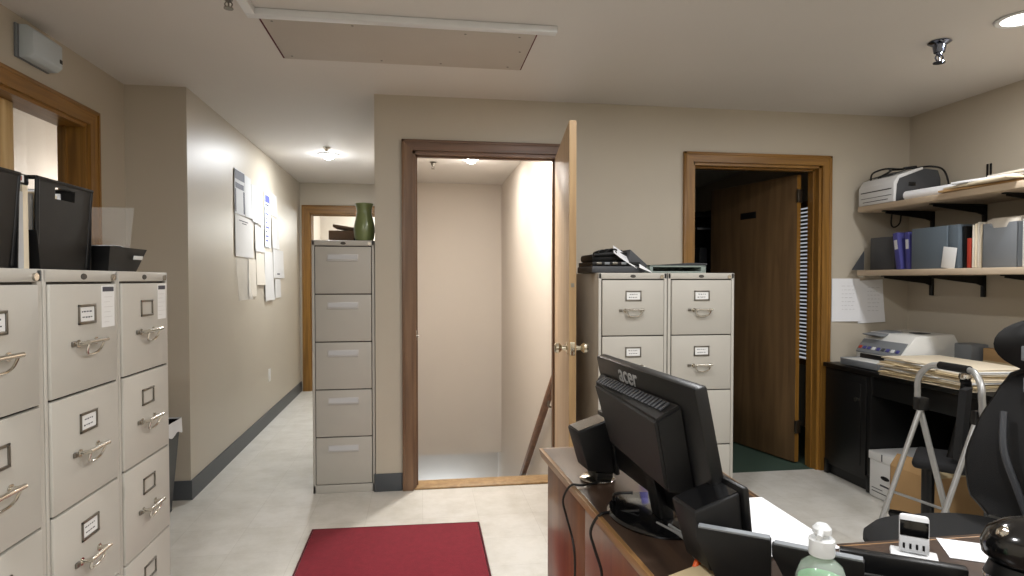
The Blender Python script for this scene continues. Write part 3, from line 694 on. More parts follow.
def quad(a, b_, c, d, sag=0.0):
    a, b_, c, d = map(Vector, (a, b_, c, d))
    return lambda u, v: tuple(a.lerp(b_, u).lerp(d.lerp(c, u), v) + Vector((0, 0, -sag * math.sin(PI * u))))
tag(MB().panel(quad((-.045, -.165, .112), (.085, -.172, .026), (.135, -.10, .056), (-.012, -.05, .158), .004), 10, 6, .002).build('paper_sheet', 'paper', None, (1.09, 3.42, TOPR)),
    'white paper sheet sloping down the rack of the black office machine', 'paper')
tag(MB().panel(quad((.005, -.18, .030), (.065, -.205, .002), (.07, -.17, .012), (.015, -.15, .05)), 8, 2, .002).build('paper_strip', 'paper', None, (1.175, 3.40, TOPR)), 'narrow white paper strip hanging to the front edge of the cabinet top', 'paper')
t = thing('flatbed_device', 'flat grey-green device with dark lid lying on the right beige cabinet', 'scanner', (1.435, 3.52, TOPR))
sub(lambda b: b.box(-.13, .215, -.13, .14, .001, .012, .003).box(-.13, .215, .10, .14, .012, .045, .003).box(.185, .215, -.13, .14, .012, .045, .003).box(-.13, -.11, -.13, .14, .012, .045, .003).box(-.13, .215, -.13, .14, .036, .047, .003), 'body', 'grey_green', t)
sub(lambda b: b.prism([(-.135, .048), (.22, .048), (.22, .058), (.12, .062), (-.06, .05)], -.135, .14, 'y', 0, .002), 'lid', 'dark_grey', t)

# dark room contents
t = thing('shelf_unit', 'dark shelving unit inside the dark room left of the brown door', 'shelf', (2.35, 5.3, 0))
sub(lambda b: b.box(-.35, -.33, -.2, .2, .001, 1.95).box(.30, .32, -.2, .2, .001, 1.95).box(-.35, .32, .19, .2, .05, 1.95), 'side_panel', 'black_paint', t)
for z in (.1, .55, .98, 1.40, 1.86): sub(lambda b: b.box(-.33, .30, -.2, .19, z, z + .02), 'shelf', 'black_paint', t)
for k, (x, h_, w_) in enumerate(((-.24, .2, .06), (-.12, .24, .05), (-.02, .15, .05), (.12, .17, .07))):
    tag(MB().box(-w_ / 2, w_ / 2, -.07, .07, .0, h_, .006).box(-w_ / 2.6, w_ / 2.6, -.071, -.07, h_ * .55, h_ * .7).build('binder', 'dark_grey' if k % 2 else 'blue_grey', None, (2.35 + x, 5.2, 1.421)), 'dim binder standing on the shelves in the dark room', 'binder', 'binders in the dark room')
t = thing('pole_stand', 'thin grey pole standing in the dark room in front of its shelves', 'stand', (2.50, 4.98, 0))
sub(lambda b: b.cyl((0, 0, .02), (0, 0, 1.74), .011), 'pole', 'mid_grey', t); sub(lambda b: b.lathe([(0, 0.001), (.13, .001), (.12, .02), (.02, .03), (0, .03)]), 'base', 'dark_grey', t)
sub(lambda b: b.box(-.16, .06, -.006, .006, 1.735, 1.755, .004), 'crossbar', 'dark_grey', t)

# ------------------------------------------------------------------ front desk
DT = .75
t = thing('office_desk', 'brown wooden L-shaped front desk with worn light edge holding the monitor', 'desk', (0, 0, 0))
outl = [(.392, 1.98), (.459, .50), (2.0, .50), (2.0, 1.165), (.845, 1.165), (.868, 1.98)]
sub(lambda b: b.prism(outl, DT - .028, DT, 'z', 0, .002), 'top', 'desk_top', t)
def edge(b):
    for p, q in (((.392, 1.98), (.459, .50)), ((.392, 1.98), (.868, 1.98)), ((.868, 1.98), (.845, 1.165)), ((.845, 1.165), (2.0, 1.165))):
        p = Vector((*p, DT - .014)); q = Vector((*q, DT - .014)); d = (q - p).normalized(); n = Vector((d.y, -d.x, 0))
        b.prism([(-.004, -.016), (.008, -.016), (.010, .0), (.006, .0125), (-.012, .0145)], 0, (q - p).length, 'x', 0, .002,
                T=Matrix(((d.x, -n.x if p.x != q.x or True else 0, 0, p.x), (d.y, -n.y, 0, p.y), (0, 0, 1, p.z), (0, 0, 0, 1))))
sub(edge, 'edge_band', 'desk_edge', t, 'light worn edge')
def lx(y): return .392 + (1.98 - y) * .0453 + .014
sub(lambda b: b.prism([(lx(1.96), 1.96), (lx(1.568), 1.568), (lx(1.568) + .40, 1.568), (.85, 1.96)], .004, DT - .03, 'z', 0, .003), 'pedestal', 'desk_side', t)
sub(lambda b: b.prism([(lx(1.562), 1.562), (lx(.56), .56), (lx(.56) + .025, .56), (lx(1.562) + .025, 1.562)], .004, DT - .03, 'z', 0, .002), 'side_panel', 'desk_side', t)
sub(lambda b: b.box(1.94, 1.97, .53, 1.14, .004, DT - .03, .002), 'end_panel', 'desk_side', t)
sub(lambda b: b.box(.86, 1.94, .56, .58, .2, DT - .03), 'modesty_panel', 'desk_side', t)

# monitor, screen facing +x, seen from behind
t = thing('computer_monitor', 'black computer monitor seen from behind on the front desk', 'monitor', (.527, 1.335, DT), R(4.5))
TL = Matrix.Translation((.0, 0, .195)) @ Matrix.Rotation(R(-12), 4, 'Y')
sub(lambda b: b.box(-.012, .016, -.258, .258, -.155, .165, .006, T=TL), 'bezel', 'black', t)
sub(lambda b: b.box(.0162, .017, -.238, .238, -.125, .148, 0, T=TL), 'screen', 'black_gloss', t)
def hous(b):
    T2 = TL
    tb = bmesh.new()
    A = [tb.verts.new(p) for p in ((-.010, -.185, -.07), (-.010, .235, -.07), (-.010, .245, .122), (-.010, -.195, .122))]
    B = [tb.verts.new(p) for p in ((-.066, -.165, -.055), (-.040, .20, -.055), (-.040, .235, .098), (-.066, -.175, .098))]
    tb.faces.new(A); tb.faces.new(B)
    for i in range(4): tb.faces.new((A[i], A[(i + 1) % 4], B[(i + 1) % 4], B[i]))
    bmesh.ops.bevel(tb, geom=tb.edges[:], offset=.006, segments=2, affect='EDGES'); b._merge(tb, 0, T2, True)
sub(hous, 'rear_housing', 'black_matte', t)
def vents(b):
    for k in range(22):
        y = -.16 + k * .0165; b.box(-.046, -.022, y, y + .009, .0, .0022, 0, T=TL @ Matrix.Translation((0, 0, .1265)) @ Matrix.Rotation(R(-21.2), 4, 'Y'))
sub(vents, 'vent_grille', 'dark_grey', t)
RT = TL @ Matrix.Translation((-.0126, .06, .139)) @ Matrix(((0, 0, -1, 0), (-1, 0, 0, 0), (0, 1, 0, 0), (0, 0, 0, 1)))
text_mesh('logo', 'acer', .062, .0006, 'logo', t, RT)['label'] = 'silver brand lettering'
sub(lambda b: b.prism([(.005, .012), (.04, .012), (.025, .10), (.0, .20), (-.05, .20), (-.012, .1)], -.026, .026, 'y', 0, .006), 'neck', 'black', t)
sub(lambda b: b.lathe([(0, .001), (.120, .001), (.122, .006), (.116, .011), (.03, .014), (0, .014)], (.025, .03, 0), 44, sx=.95, sy=1.15), 'foot', 'black_gloss', t)
sub(lambda b: b.tube([(-.04, .03, .06), (-.07, .06, .05), (-.05, .12, .012), (-.02, .16, .006)], .0035, 8), 'cable', 'black', t)

# speakers
def speaker(t):
    sub(lambda b: b.lathe([(0, .001), (.048, .001), (.05, .005), (.044, .010), (.0, .013)], (-.005, 0, 0), 36), 'foot', 'chrome', t, 'silver round foot')
    sub(lambda b: b.box(-.022, .03, -.035, .035, .009, .03, .006), 'neck', 'black', t)
    T = Matrix.Translation((0, 0, .022)) @ Matrix.Rotation(R(-6), 4, 'Y')
    sub(lambda b: b.prism([(-.045, .02), (.03, .0), (.03, .150), (-.066, .132)], -.042, .042, 'y', 0, .006, T=T), 'cabinet', 'black_matte', t)
    sub(lambda b: b.box(.030, .044, -.050, .050, -.004, .160, .006, T=T), 'front_baffle', 'black', t)
    sub(lambda b: b.prism([(-.060, .1336), (.028, .1500), (.028, .1508), (-.060, .1344)], -.036, .036, 'y', 0, 0, T=T), 'top_cap', 'black_gloss', t)
    sub(lambda b: b.cyl((.0445, 0, .10), (.047, 0, .10), .032, seg=28, T=T).cyl((.0445, 0, .04), (.047, 0, .04), .018, seg=24, T=T), 'driver', 'dark_grey', t)
SG = 'pair of black desktop speakers'
t = thing('desktop_speaker', 'black desktop speaker at the far corner of the front desk, left of the monitor', 'speaker', (.487, 1.645, DT), R(6), SG); speaker(t)
t = thing('desktop_speaker', 'black desktop speaker nearest the viewer, right of the monitor foot', 'speaker', (.548, 1.062, DT), R(6), SG); speaker(t)

tag(MB().tube([(.475, 1.60, DT + .006), (.425, 1.585, DT + .006), (.396, 1.60, DT + .002), (.384, 1.64, .70), (.398, 1.66, .645), (.402, 1.60, .60), (.404, 1.585, .54), (.405, 1.60, .40), (.402, 1.58, .2)], .0032, 8).build('speaker_cable', 'black'),
    'thin black cable drooping over the far part of the desk side', 'cable', 'cables hanging over the desk edge')
tag(MB().tube([(.50, 1.36, DT + .018), (.45, 1.39, DT + .006), (.412, 1.385, DT + .003), (.395, 1.40, .71), (.403, 1.395, .67), (.410, 1.36, .63), (.413, 1.38, .58), (.41, 1.40, .52), (.41, 1.40, .3)], .0035, 8).build('monitor_cable', 'black'),
    'black cable running from the monitor foot over the desk side', 'cable', 'cables hanging over the desk edge')
tag(MB().prism([(0, 0), (.10, 0), (.085, .09), (.03, .075)], -.012, .012, 'y', 0, .003, T=Matrix.Rotation(R(70), 4, 'Z')).build('lit_white_box', 'lilac_glow', None, (.60, 1.60, DT + .001)), 'white box with lilac plastic piece standing behind the monitor foot', 'desk item')
tag(MB().box(-.02, .02, -.10, .10, 0, .016, .002).build('paper_pad', 'paper', None, (.665, 1.455, DT + .001), R(4)), 'white paper pad partly hidden behind the monitor foot', 'paper')
for k, (pts, lab) in enumerate((([(.52, 1.30, .012), (.545, 1.22, .012), (.535, 1.15, .008), (.525, 1.09, .02), (.535, 1.05, .03)], 'grey cable running across the desk from the monitor foot'),
                                ([(.54, 1.28, .014), (.56, 1.20, .010), (.548, 1.14, .008), (.54, 1.08, .015), (.53, 1.0, .02)], 'second grey cable, right of the first, below the monitor foot'))):
    tag(MB().tube([(x, y, DT + z) for x, y, z in pts], .0034, 8).build('desk_cable', 'grey_cable'), lab, 'cable', 'grey cables on the desk')
tag(MB().tube([(.505, 1.075, DT + .012), (.52, 1.085, DT + .03), (.54, 1.07, DT + .034), (.556, 1.05, DT + .018), (.56, 1.03, DT + .006)], .006, 10).build('orange_cable', 'orange'), 'short bright orange cable loop at the bottom of the picture on the desk', 'cable')
tag(MB().box(-.05, .05, -.03, .03, 0, .018, .004).box(-.04, .04, -.02, .02, .018, .02).build('adapter', 'manila_dark', None, (.498, 1.045, DT + .001), R(25)), 'beige block on the desk beside the orange cable', 'desk item')

# standing black folio, three leaves
t = thing('folio', 'black open folio standing on the front desk with pale top edges, behind the sanitizer', 'folio', (0, 0, DT))
for (p, q, hh) in (((.492, 1.032), (.592, .962), .127), ((.594, .961), (.700, .878), .120)):
    d = Vector((q[0] - p[0], q[1] - p[1], 0)); a = math.atan2(d.y, d.x)
    T = Matrix.Translation((p[0], p[1], 0)) @ Matrix.Rotation(a, 4, 'Z') @ Matrix.Rotation(R(12), 4, 'X')
    sub(lambda b: b.prism([(.045, .002), (d.length, .002), (d.length, hh), (0, hh), (.0, hh - .02)], -.006, .006, 'y', 0, .002, T=T), 'leaf', 'black_matte', t)
    sub(lambda b: b.box(.004, d.length - .002, -.0055, .0055, hh - .0005, hh + .004, .0015, T=T), 'edge_strip', 'mid_grey', t, 'pale top edge')
tag(MB().panel(lambda u, v: (.70 + .155 * v - .02 * u * (1 - v), 1.44 - .30 * u + (.0 if v > .3 else -.02 * u), DT + .0025 + .004 * u * (1 - v)), 8, 6, .0015).build('paper_sheet', 'paper'), 'white paper sheets lying on the desk right of the near speaker', 'paper', None)
tag(MB().panel(lambda u, v: (.745 + .11 * v, 1.20 - .06 * u, DT + .003), 4, 4, .0012).build('paper_sheet', 'paper'), 'smaller white paper on the desk behind the sanitizer bottle', 'paper')

# sanitizer bottle
t = thing('sanitizer_bottle', 'clear hand sanitizer bottle with green gel and white cap at the bottom edge', 'bottle', (.60, .843, DT))
sub(lambda b: b.lathe([(0, .001), (.034, .001), (.037, .006), (.0375, .075), (.036, .104), (.029, .124), (.0165, .134), (.016, .140), (.0, .140)], seg=36), 'bottle', 'bottle', t)
sub(lambda b: b.lathe([(0, .004), (.033, .004), (.0345, .008), (.0348, .075), (.033, .103), (.0, .106)], seg=36), 'gel', 'gel', t)
sub(lambda b: b.lathe([(0, .1405), (.018, .1405), (.0185, .143), (.0185, .164), (.015, .167), (0, .167)], seg=28), 'collar', 'frost', t)
sub(lambda b: b.lathe([(0, .167), (.009, .167), (.010, .171), (.0135, .174), (.0135, .181), (.008, .187), (0, .188)], seg=24).cyl((0, 0, .179), (-.02, -.022, .176), .005, .004, 12), 'pump', 'frost', t)
sub(lambda b: b.box(-.02, .02, -.0388, -.0376, .03, .07), 'label_patch', 'clear', t)

# usb hub stand
t = thing('usb_hub', 'upright white and black four-port hub on a white base on the front desk', 'usb hub', (.968, 1.078, DT), R(-38)); t.scale = (.88, .9, .94)
sub(lambda b: b.box(-.046, .046, -.03, .03, .001, .013, .004), 'base', 'white_plastic', t)
TT = Matrix.Translation((0, .0, .013)) @ Matrix.Rotation(R(-8), 4, 'X')
sub(lambda b: b.box(-.029, .029, -.008, .008, .0, .080, .007, T=TT), 'body', 'white_plastic', t)
sub(lambda b: b.box(-.0275, .0275, -.0095, -.0078, .036, .068, .0006, T=TT), 'display', 'black_gloss', t, 'black glossy band')
sub(lambda b: b.box(-.0275, .0275, -.0090, -.0078, .004, .034, .0004, T=TT), 'port_panel', 'paper_grey', t)
for k in range(4): sub(lambda b: b.box(-.022 + k * .0125, -.0175 + k * .0125, -.0102, -.0088, .010, .021, .0004, T=TT), 'port', 'black', t)
tag(MB().box(-.06, .06, -.05, .05, 0, .0015).build('paper_sheet', 'paper', None, (1.12, 1.085, DT + .001), R(-30)), 'white paper on the desk right of the upright hub', 'paper')
t = thing('desk_tray', 'long low black desk tray along the near side of the upright hub', 'tray', (.85, 1.005, DT), R(-33))
sub(lambda b: b.box(-.08, .12, -.012, .012, .001, .050, .004), 'front_wall', 'black', t)
sub(lambda b: b.box(-.08, .12, -.08, -.012, .001, .008, .003).box(-.08, .12, -.09, -.08, .001, .045, .004), 'tray', 'black', t)

# glossy black tape dispenser, bottom right
t = thing('tape_dispenser', 'glossy black rounded dispenser with chrome cap at the bottom right corner', 'tape dispenser', (1.005, .855, DT), R(-30))
sub(lambda b: b.lathe([(0, .088), (.06, .088), (.072, .10), (.074, .118), (.066, .140), (.048, .156), (.025, .164), (0, .166)], seg=40, sx=1.15, sy=.8), 'dome', 'black_gloss', t)
sub(lambda b: b.lathe([(0, .0), (.012, .0), (.0125, .004), (.009, .009), (0, .011)], seg=24, T=Matrix.Translation((-.058, -.018, .140)) @ Matrix.Rotation(R(-50), 4, 'Y')), 'cap', 'chrome', t)
sub(lambda b: b.lathe([(0, .001), (.066, .001), (.07, .01), (.068, .07), (.062, .0875), (0, .0875)], seg=40, sx=1.15, sy=.82), 'body', 'black', t)
sub(lambda b: b.lathe([(.069, .060), (.0705, .062), (.0695, .066), (.067, .064)], seg=40, sx=1.15, sy=.82, ring=True), 'rim', 'chrome', t)

# ------------------------------------------------------------------ right wall desk
DX = 2.705
t = thing('black_desk', 'black wooden desk with kneehole standing along the right wall', 'desk', (0, 0, 0))
sub(lambda b: b.box(DX - .015, 3.352, 1.75, 3.79, .722, .75, .004), 'top', 'black_paint', t)
def ped(b, y0, y1):
    b.box(DX, 3.34, y0, y1, .07, .722, .002); b.box(DX + .02, 3.32, y0 + .02, y1 - .02, .002, .07); b.box(DX - .005, DX + .03, y0 - .002, y0 + .03, .002, .1, .003); b.box(DX - .005, DX + .03, y1 - .03, y1 + .002, .002, .1, .003)
sub(lambda b: ped(b, 3.355, 3.78), 'pedestal', 'black_paint', t); sub(lambda b: ped(b, 1.77, 2.05), 'pedestal', 'black_paint', t)
def pan(b, z0, z1):
    y0, y1 = 3.385, 3.75
    b.box(DX - .012, DX - .001, y0, y1, z0, z1, .003)
    b.box(DX - .017, DX - .012, y0 + .04, y1 - .04, z0 + .05, z1 - .05, .004)
dr = sub(lambda b: pan(b, .10, .71), 'pedestal_door', 'black_paint', t)
sub(lambda b: b.cyl((DX - .012, 3.45, .56), (DX - .035, 3.45, .56), .009, .012, 14), 'knob', 'nickel', dr)
sub(lambda b: b.box(DX + .01, DX + .03, 2.05, 3.355, .60, .722, .002), 'apron', 'black_paint', t)
sub(lambda b: b.box(3.31, 3.33, 2.05, 3.355, .02, .722), 'back_panel', 'black_paint', t)

# printer on the desk
t = thing('inkjet_printer', 'white all-in-one inkjet printer with open paper tray on the black desk', 'printer', (2.86, 3.50, .75))
sub(lambda b: b.prism([(0, .02), (0, .085), (.06, .165), (.10, .212), (.36, .222), (.39, .17), (.39, .005), (.02, .005)], -.20, .19, 'y', 0, .008), 'body', 'ivory_plastic', t)
sub(lambda b: b.box(-.004, .004, -.15, .15, .015, .075, .002), 'paper_slot', 'black', t)
sub(lambda b: b.prism([(-.004, .080), (-.008, .088), (.052, .168), (.058, .164)], -.185, .185, 'y', 0, .002), 'control_panel', 'mid_grey', t)
for k, m_ in enumerate(('red', 'violet', 'violet', 'white_plastic', 'violet', 'dark_grey', 'violet', 'white_plastic', 'violet')):
    y = .165 - k * .04
    sub(lambda b: b.box(-.007, .0, -.013, .013, -.011, .011, .002, T=Matrix.Translation((.014, y, .112)) @ Matrix.Rotation(R(40), 4, 'Y')), 'button', m_, t)
sub(lambda b: b.prism([(.05, .19), (.20, .219), (.20, .224), (.02, .20)], .02, .17, 'y', 0, .002), 'flap', 'mid_grey', t, 'grey raised flap')
sub(lambda b: b.box(.20, .27, -.12, -.03, .2195, .2225, .001), 'display', 'dark_grey', t)
def ptray(b):
    b.box(-.135, .02, -.17, .15, .006, .016, .003); b.box(-.14, -.128, -.17, .15, .006, .045, .003); b.box(-.14, .0, -.178, -.168, .006, .05, .003); b.box(-.14, .0, .148, .158, .006, .05, .003)
sub(ptray, 'paper_tray', 'mid_grey', t)
sub(lambda b: b.box(-.13, .0, -.16, .145, .040, .046, .002), 'output_tray', 'ivory_plastic', t)
tag(MB().box(0, .12, -.12, -.0, .001, .17, .006).box(.004, .11, -.11, -.01, .17, .172).build('grey_box', 'mid_grey', None, (3.22, 3.305, .75)), 'plain grey box behind the inkjet printer against the right wall', 'box')
# folders
rr = random.Random(5)
for k in range(11):
    m_ = ('manila', 'manila', 'manila_dark', 'manila', 'card')[k % 5] if k < 10 else 'manila'
    o = MB(); th = .009
    o.box(-.26, .12, -.295, .295, 0, th * .42, .001).box(-.245, .11, -.28, .285, th * .42, th * .8).box(-.26, .12, -.295, .295, th * .8, th, .001).box(-.285, -.25, -.12 + .05 * (k % 4), .0 + .05 * (k % 4), th * .8, th, .0003)
    tag(o.build('file_folder', m_, None, (2.935 + .012 * rr.uniform(-1, 1) - .01, 2.94 + .02 * rr.uniform(-1, 1), .7505 + k * (th + .0006)), R(rr.uniform(-5, 5))),
        'manila file folder in the flat pile on the black desk beside the printer', 'folder', 'manila folder pile on the black desk')
t = thing('cardboard_box', 'flat brown cardboard box against the right wall behind the folder pile', 'box', (3.325, 2.90, .75))
sub(lambda b: b.box(-.06, .02, -.36, .25, .001, .155, .002), 'box', 'cardboard', t)
sub(lambda b: b.box(-.062, -.0605, -.36, .25, .07, .085), 'tape_strip', 'manila_dark', t)
tag(MB().lathe([(0, .0), (.02, .0), (.024, .01), (.016, .018), (0, .02)], seg=16, sx=1, sy=1.8).tube([(0, -.03, .006), (.0, -.09, .008), (.005, -.16, .004)], .004, 8).build('small_ornament', 'black_matte', None, (3.29, 3.06, .9065)), 'small dark object with a tail on top of the cardboard box', 'desk item')

# white file box and brown box under the desk
t = thing('file_box', 'white cardboard file box with dark hand hole and printed lines in the kneehole', 'box', (2.69, 3.235, 0))
sub(lambda b: b.box(0, .34, -.105, .105, .002, .225, .003), 'box', 'card', t)
sub(lambda b: b.box(-.006, .346, -.110, .110, .225, .275, .003), 'lid', 'card', t)
sub(lambda b: b.lathe([(0, 0), (.034, 0), (.034, .0015), (0, .0016)], seg=24, sy=1, sx=.36, T=Matrix.Translation((-.0005, -.02, .135)) @ Matrix.Rotation(R(-90), 4, 'Y')), 'hand_hole', 'black_matte', t)
sub(lambda b: b.box(-.0012, 0, -.05, .02, .082, .092).box(-.0012, 0, -.09, -.07, .09, .105), 'print_line', 'ink', t)
sub(lambda b: b.box(-.0012, 0, -.04, .085, .035, .040).box(-.0012, 0, .0, .085, .055, .059), 'print_line', 'ink', t)
sub(lambda b: b.box(-.0075, -.006, -.004, .004, .232, .273), 'lid_notch', 'ink', t)
t = thing('cardboard_box', 'open brown cardboard box on the floor under the black desk beside the ladder', 'box', (2.60, 2.93, 0), R(4))
def obx(b):
    w, d, h = .34, .26, .27
    b.box(0, w, -d / 2, d / 2, .002, .008); b.box(0, .005, -d / 2, d / 2, .002, h); b.box(w - .005, w, -d / 2, d / 2, .002, h); b.box(0, w, d / 2 - .005, d / 2, .002, h); b.box(0, w, -d / 2, -d / 2 + .005, .002, h)
sub(obx, 'box', 'cardboard', t)
sub(lambda b: b.prism([(-.13, 0), (.13, 0), (.10, .075), (-.12, .085)], -.002, .002, 'x', 0, 0, T=Matrix.Translation((.0, 0, .27)) @ Matrix.Rotation(R(14), 4, 'Y')), 'flap', 'cardboard', t)
sub(lambda b: b.prism([(0, 0), (.34, 0), (.32, .06), (.03, .07)], -.002, .002, 'y', 0, 0, T=Matrix.Translation((.0, -.13, .27)) @ Matrix.Rotation(R(-30), 4, 'X')), 'flap', 'manila_dark', t)

# ------------------------------------------------------------------ wall shelves
def shelf(name, lab, zc, x0, sweep=0):
    t = thing(name, lab, 'shelf', (0, 0, zc), 0, 'wall shelves on the right wall')
    sub(lambda b: b.box(x0, 3.352, 1.5, 3.765, -.018, .018, .003), 'board', 'shelf_wood', t)
    for y in (3.62, 3.24, 2.78, 2.3):
        def br(b):
            b.box(x0 + .07, 3.352, y - .012, y + .012, -.026, -.0185, .002)
            b.box(3.345, 3.358, y - .014, y + .014, -.15, .0 - .019, .002)
            b.prism([(3.346, -.026), (3.346, -.085), (3.30, -.07), (x0 + .09, -.036), (x0 + .09, -.026)], y - .005, y + .005, 'y')
        sub(br, 'bracket', 'black', t)
    return t
shelf('wall_shelf', 'upper wooden wall shelf carrying the laser printer', 1.778, 2.915)
shelf('wall_shelf', 'lower wooden wall shelf carrying binders and files', 1.352, 2.915)
U = 1.797; LO = 1.371
for y, z0, z1, lab in ((3.24, 1.30, 2.05, 'dark metal shelf upright on the right wall, second from the back wall'), (3.62, 1.30, 1.90, 'dark metal shelf upright on the right wall near the corner')):
    pass
tag(MB().box(-.006, .0, -.004 - .012, .0 - .006, 0, .10).box(-.006, .0, .006, .016, 0, .10).box(-.006, 0, -.016, .016, 0, .012).build('bracket_slot', 'black_matte', None, (3.3595, 3.22, 1.90)), 'short double black upright on the right wall above the upper shelf', 'bracket')

t = thing('laser_printer', 'compact laser printer with white front and dark grey side on the upper shelf', 'printer', (2.93, 3.605, U))
sub(lambda b: b.prism([(0, .003), (.0, .115), (.03, .16), (.20, .215), (.31, .205), (.33, .15), (.33, .003)], -.145, .16, 'y', 0, .006), 'body', 'dark_grey', t)
sub(lambda b: b.prism([(-.006, .002), (-.006, .12), (.026, .168), (.20, .222), (.20, .205), (.03, .150), (.012, .11), (.012, .002)], -.148, .163, 'y', 0, .004), 'front_shell', 'white_plastic', t)
sub(lambda b: b.box(-.008, -.004, -.13, .14, .082, .088).box(-.008, -.004, -.13, .14, .045, .048).box(-.008, -.004, -.10, .12, .02, .024), 'paper_slot', 'dark_grey', t)
sub(lambda b: b.prism([(.04, .178), (.14, .21), (.14, .214), (.04, .182)], -.08, .13, 'y'), 'top_tray', 'dark_grey', t)
sub(lambda b: b.box(.10, .15, -.1475, -.1445, .10, .125, .002), 'vent', 'black', t)
tag(MB().tube([(2.96, 3.70, U + .168), (2.99, 3.72, U + .22), (3.05, 3.68, U + .245), (3.12, 3.62, U + .235), (3.16, 3.55, U + .232), (3.20, 3.47, U + .228), (3.26, 3.44, U + .20), (3.285, 3.425, U + .10), (3.29, 3.42, U + .006)], .006, 8).build('power_cable', 'black'), 'black power cable draped over the top of the laser printer', 'cable')
tag(MB().tube([(2.98, 3.66, U + .178), (3.02, 3.60, U + .215), (3.07, 3.66, U + .235), (3.10, 3.58, U + .228), (3.05, 3.52, U + .222), (3.12, 3.50, U + .23)], .007, 8).build('power_cable', 'black'), 'second coil of black cable heaped on the laser printer top', 'cable')
tag(MB().tube([(3.12, 3.70, 1.755), (3.115, 3.70, 1.68), (3.105, 3.66, 1.655), (3.11, 3.62, 1.68), (3.12, 3.62, 1.755)], .005, 8).build('hanging_cable', 'black'), 'black cable loop hanging below the upper shelf', 'cable')
tag(MB().cyl((0, 0, .028), (0.03, -.36, .028), .027, seg=24).cyl((0, .001, .028), (-.0002, .003, .028), .012, seg=16).build('paper_roll', 'paper', None, (2.965, 3.40, U + .001)), 'rolled white paper lying on the upper shelf right of the laser printer', 'paper roll')
for k, (x, y, a, m_, lab) in enumerate(((3.02, 2.90, 6, 'cardboard', 'brown flat card lowest in the heap on the upper shelf'), (2.99, 2.86, -8, 'manila', 'buff folder in the heap on the upper shelf'), (3.01, 2.80, 12, 'paper', 'white papers on top of the buff folder on the upper shelf'), (3.03, 2.62, -4, 'paper_cream', 'cream card at the right picture edge on the upper shelf'))):
    tag(MB().box(-.11, .13, -.24, .2, 0, .011, .002).box(-.10, .12, -.22, .18, .011, .013).build('flat_folder', m_, None, (x, y, U + .001 + k * .0145), R(a)), lab, 'folder', 'flat papers on the upper shelf')

# lower shelf: files
def standing(name, lab, cat, x0, x1, y0, y1, h, m_, tilt=0.0, group='files on the lower shelf', extra=None, dz=0.0):
    t = thing(name, lab, cat, ((x0 + x1) / 2, (y0 + y1) / 2, LO + dz), 0, group)
    T = Matrix.Rotation(R(tilt), 4, 'X')
    hx, hy = (x1 - x0) / 2, (y1 - y0) / 2
    sub(lambda b: b.box(-hx, hx, -hy, hy, .001, h, .003, T=T), 'cover', m_, t)
    if extra: extra(t, hx, hy, h, T)
    return t
def bind_extra(t, hx, hy, h, T): sub(lambda b: b.box(-hx - .0012, -hx, -hy * .6, hy * .6, h * .55, h * .8, T=T), 'spine_label', 'paper_grey', t); sub(lambda b: b.box(-hx + .006, hx + .002, -hy + .004, hy - .004, .004, h - .004, T=T), 'page_block', 'card', t)
standing('file_case', 'dark grey file case at the back wall end of the lower shelf', 'file', 2.99, 3.28, 3.52, 3.735, .215, 'dark_grey', 0, extra=None)
standing('binder', 'violet binder leaning on the lower shelf', 'binder', 2.965, 3.24, 3.435, 3.475, .235, 'violet', -9, extra=bind_extra)
standing('binder', 'second violet binder, upright, right of the leaning violet one', 'binder', 2.975, 3.24, 3.372, 3.408, .232, 'violet', -4, extra=bind_extra)
standing('file_case', 'wide blue-grey file case in the middle of the lower shelf', 'file', 2.965, 3.26, 3.10, 3.355, .245, 'blue_grey', 0)
standing('file_case', 'narrow slate file case pressed against the wide blue-grey one', 'file', 2.97, 3.26, 3.03, 3.095, .247, 'blue_grey', 0)
standing('binder', 'black thin binder between the slate case and the red-spined booklet', 'binder', 2.99, 3.25, 2.995, 3.02, .235, 'black', -2)
standing('booklet', 'red-spined booklet on the lower shelf beside the cream folders', 'book', 2.98, 3.2, 2.962, 2.985, .165, 'red', 0)
tag(MB().box(-.002, 0, -.045, .045, 0, .12, .0005, T=Matrix.Rotation(R(8), 4, 'X')).build('white_tag', 'card', None, (2.958, 3.085, LO + .001)), 'white card leaning against the slate file case', 'card')
for k in range(5):
    y = 2.945 - k * .012
    standing('hanging_folder', 'cream folder among those standing left of the pale grey file pocket', 'folder', 2.975 + .004 * k, 3.25, y - .004, y + .004, .235 + .007 * (k % 3), 'manila' if k % 2 else 'paper_cream', 0, 'cream folders on the lower shelf')
t = thing('file_pocket', 'pale blue-grey file pocket with cream sheets rising above its notched front', 'file', (3.07, 2.83, LO))
def pocket(b):
    x = -.105
    pts = [(-.15, .002), (.045, .002), (.045, .232), (.0, .232), (-.012, .205), (-.09, .205), (-.10, .232), (-.15, .232)]
    b.prism(pts, x, x + .006, 'x', 0, .0015); b.prism([(-.15, .002), (.045, .002), (.045, .24), (-.15, .24)], x + .05, x + .054, 'x'); b.box(x, x + .054, -.15, -.146, .002, .232); b.box(x, x + .054, .041, .045, .002, .232); b.box(x, x + .054, -.15, .045, .001, .005)
sub(pocket, 'pocket', 'mid_grey', t)
for k in range(3): sub(lambda b: b.box(-.09 + k * .014, -.088 + k * .014, -.14, .035, .008, .25 + .006 * k, .0005), 'sheet', 'paper_cream', t)
standing('file_pocket', 'white file pocket at the right picture edge on the lower shelf', 'file', 2.97, 3.2, 2.48, 2.66, .24, 'card', 0)
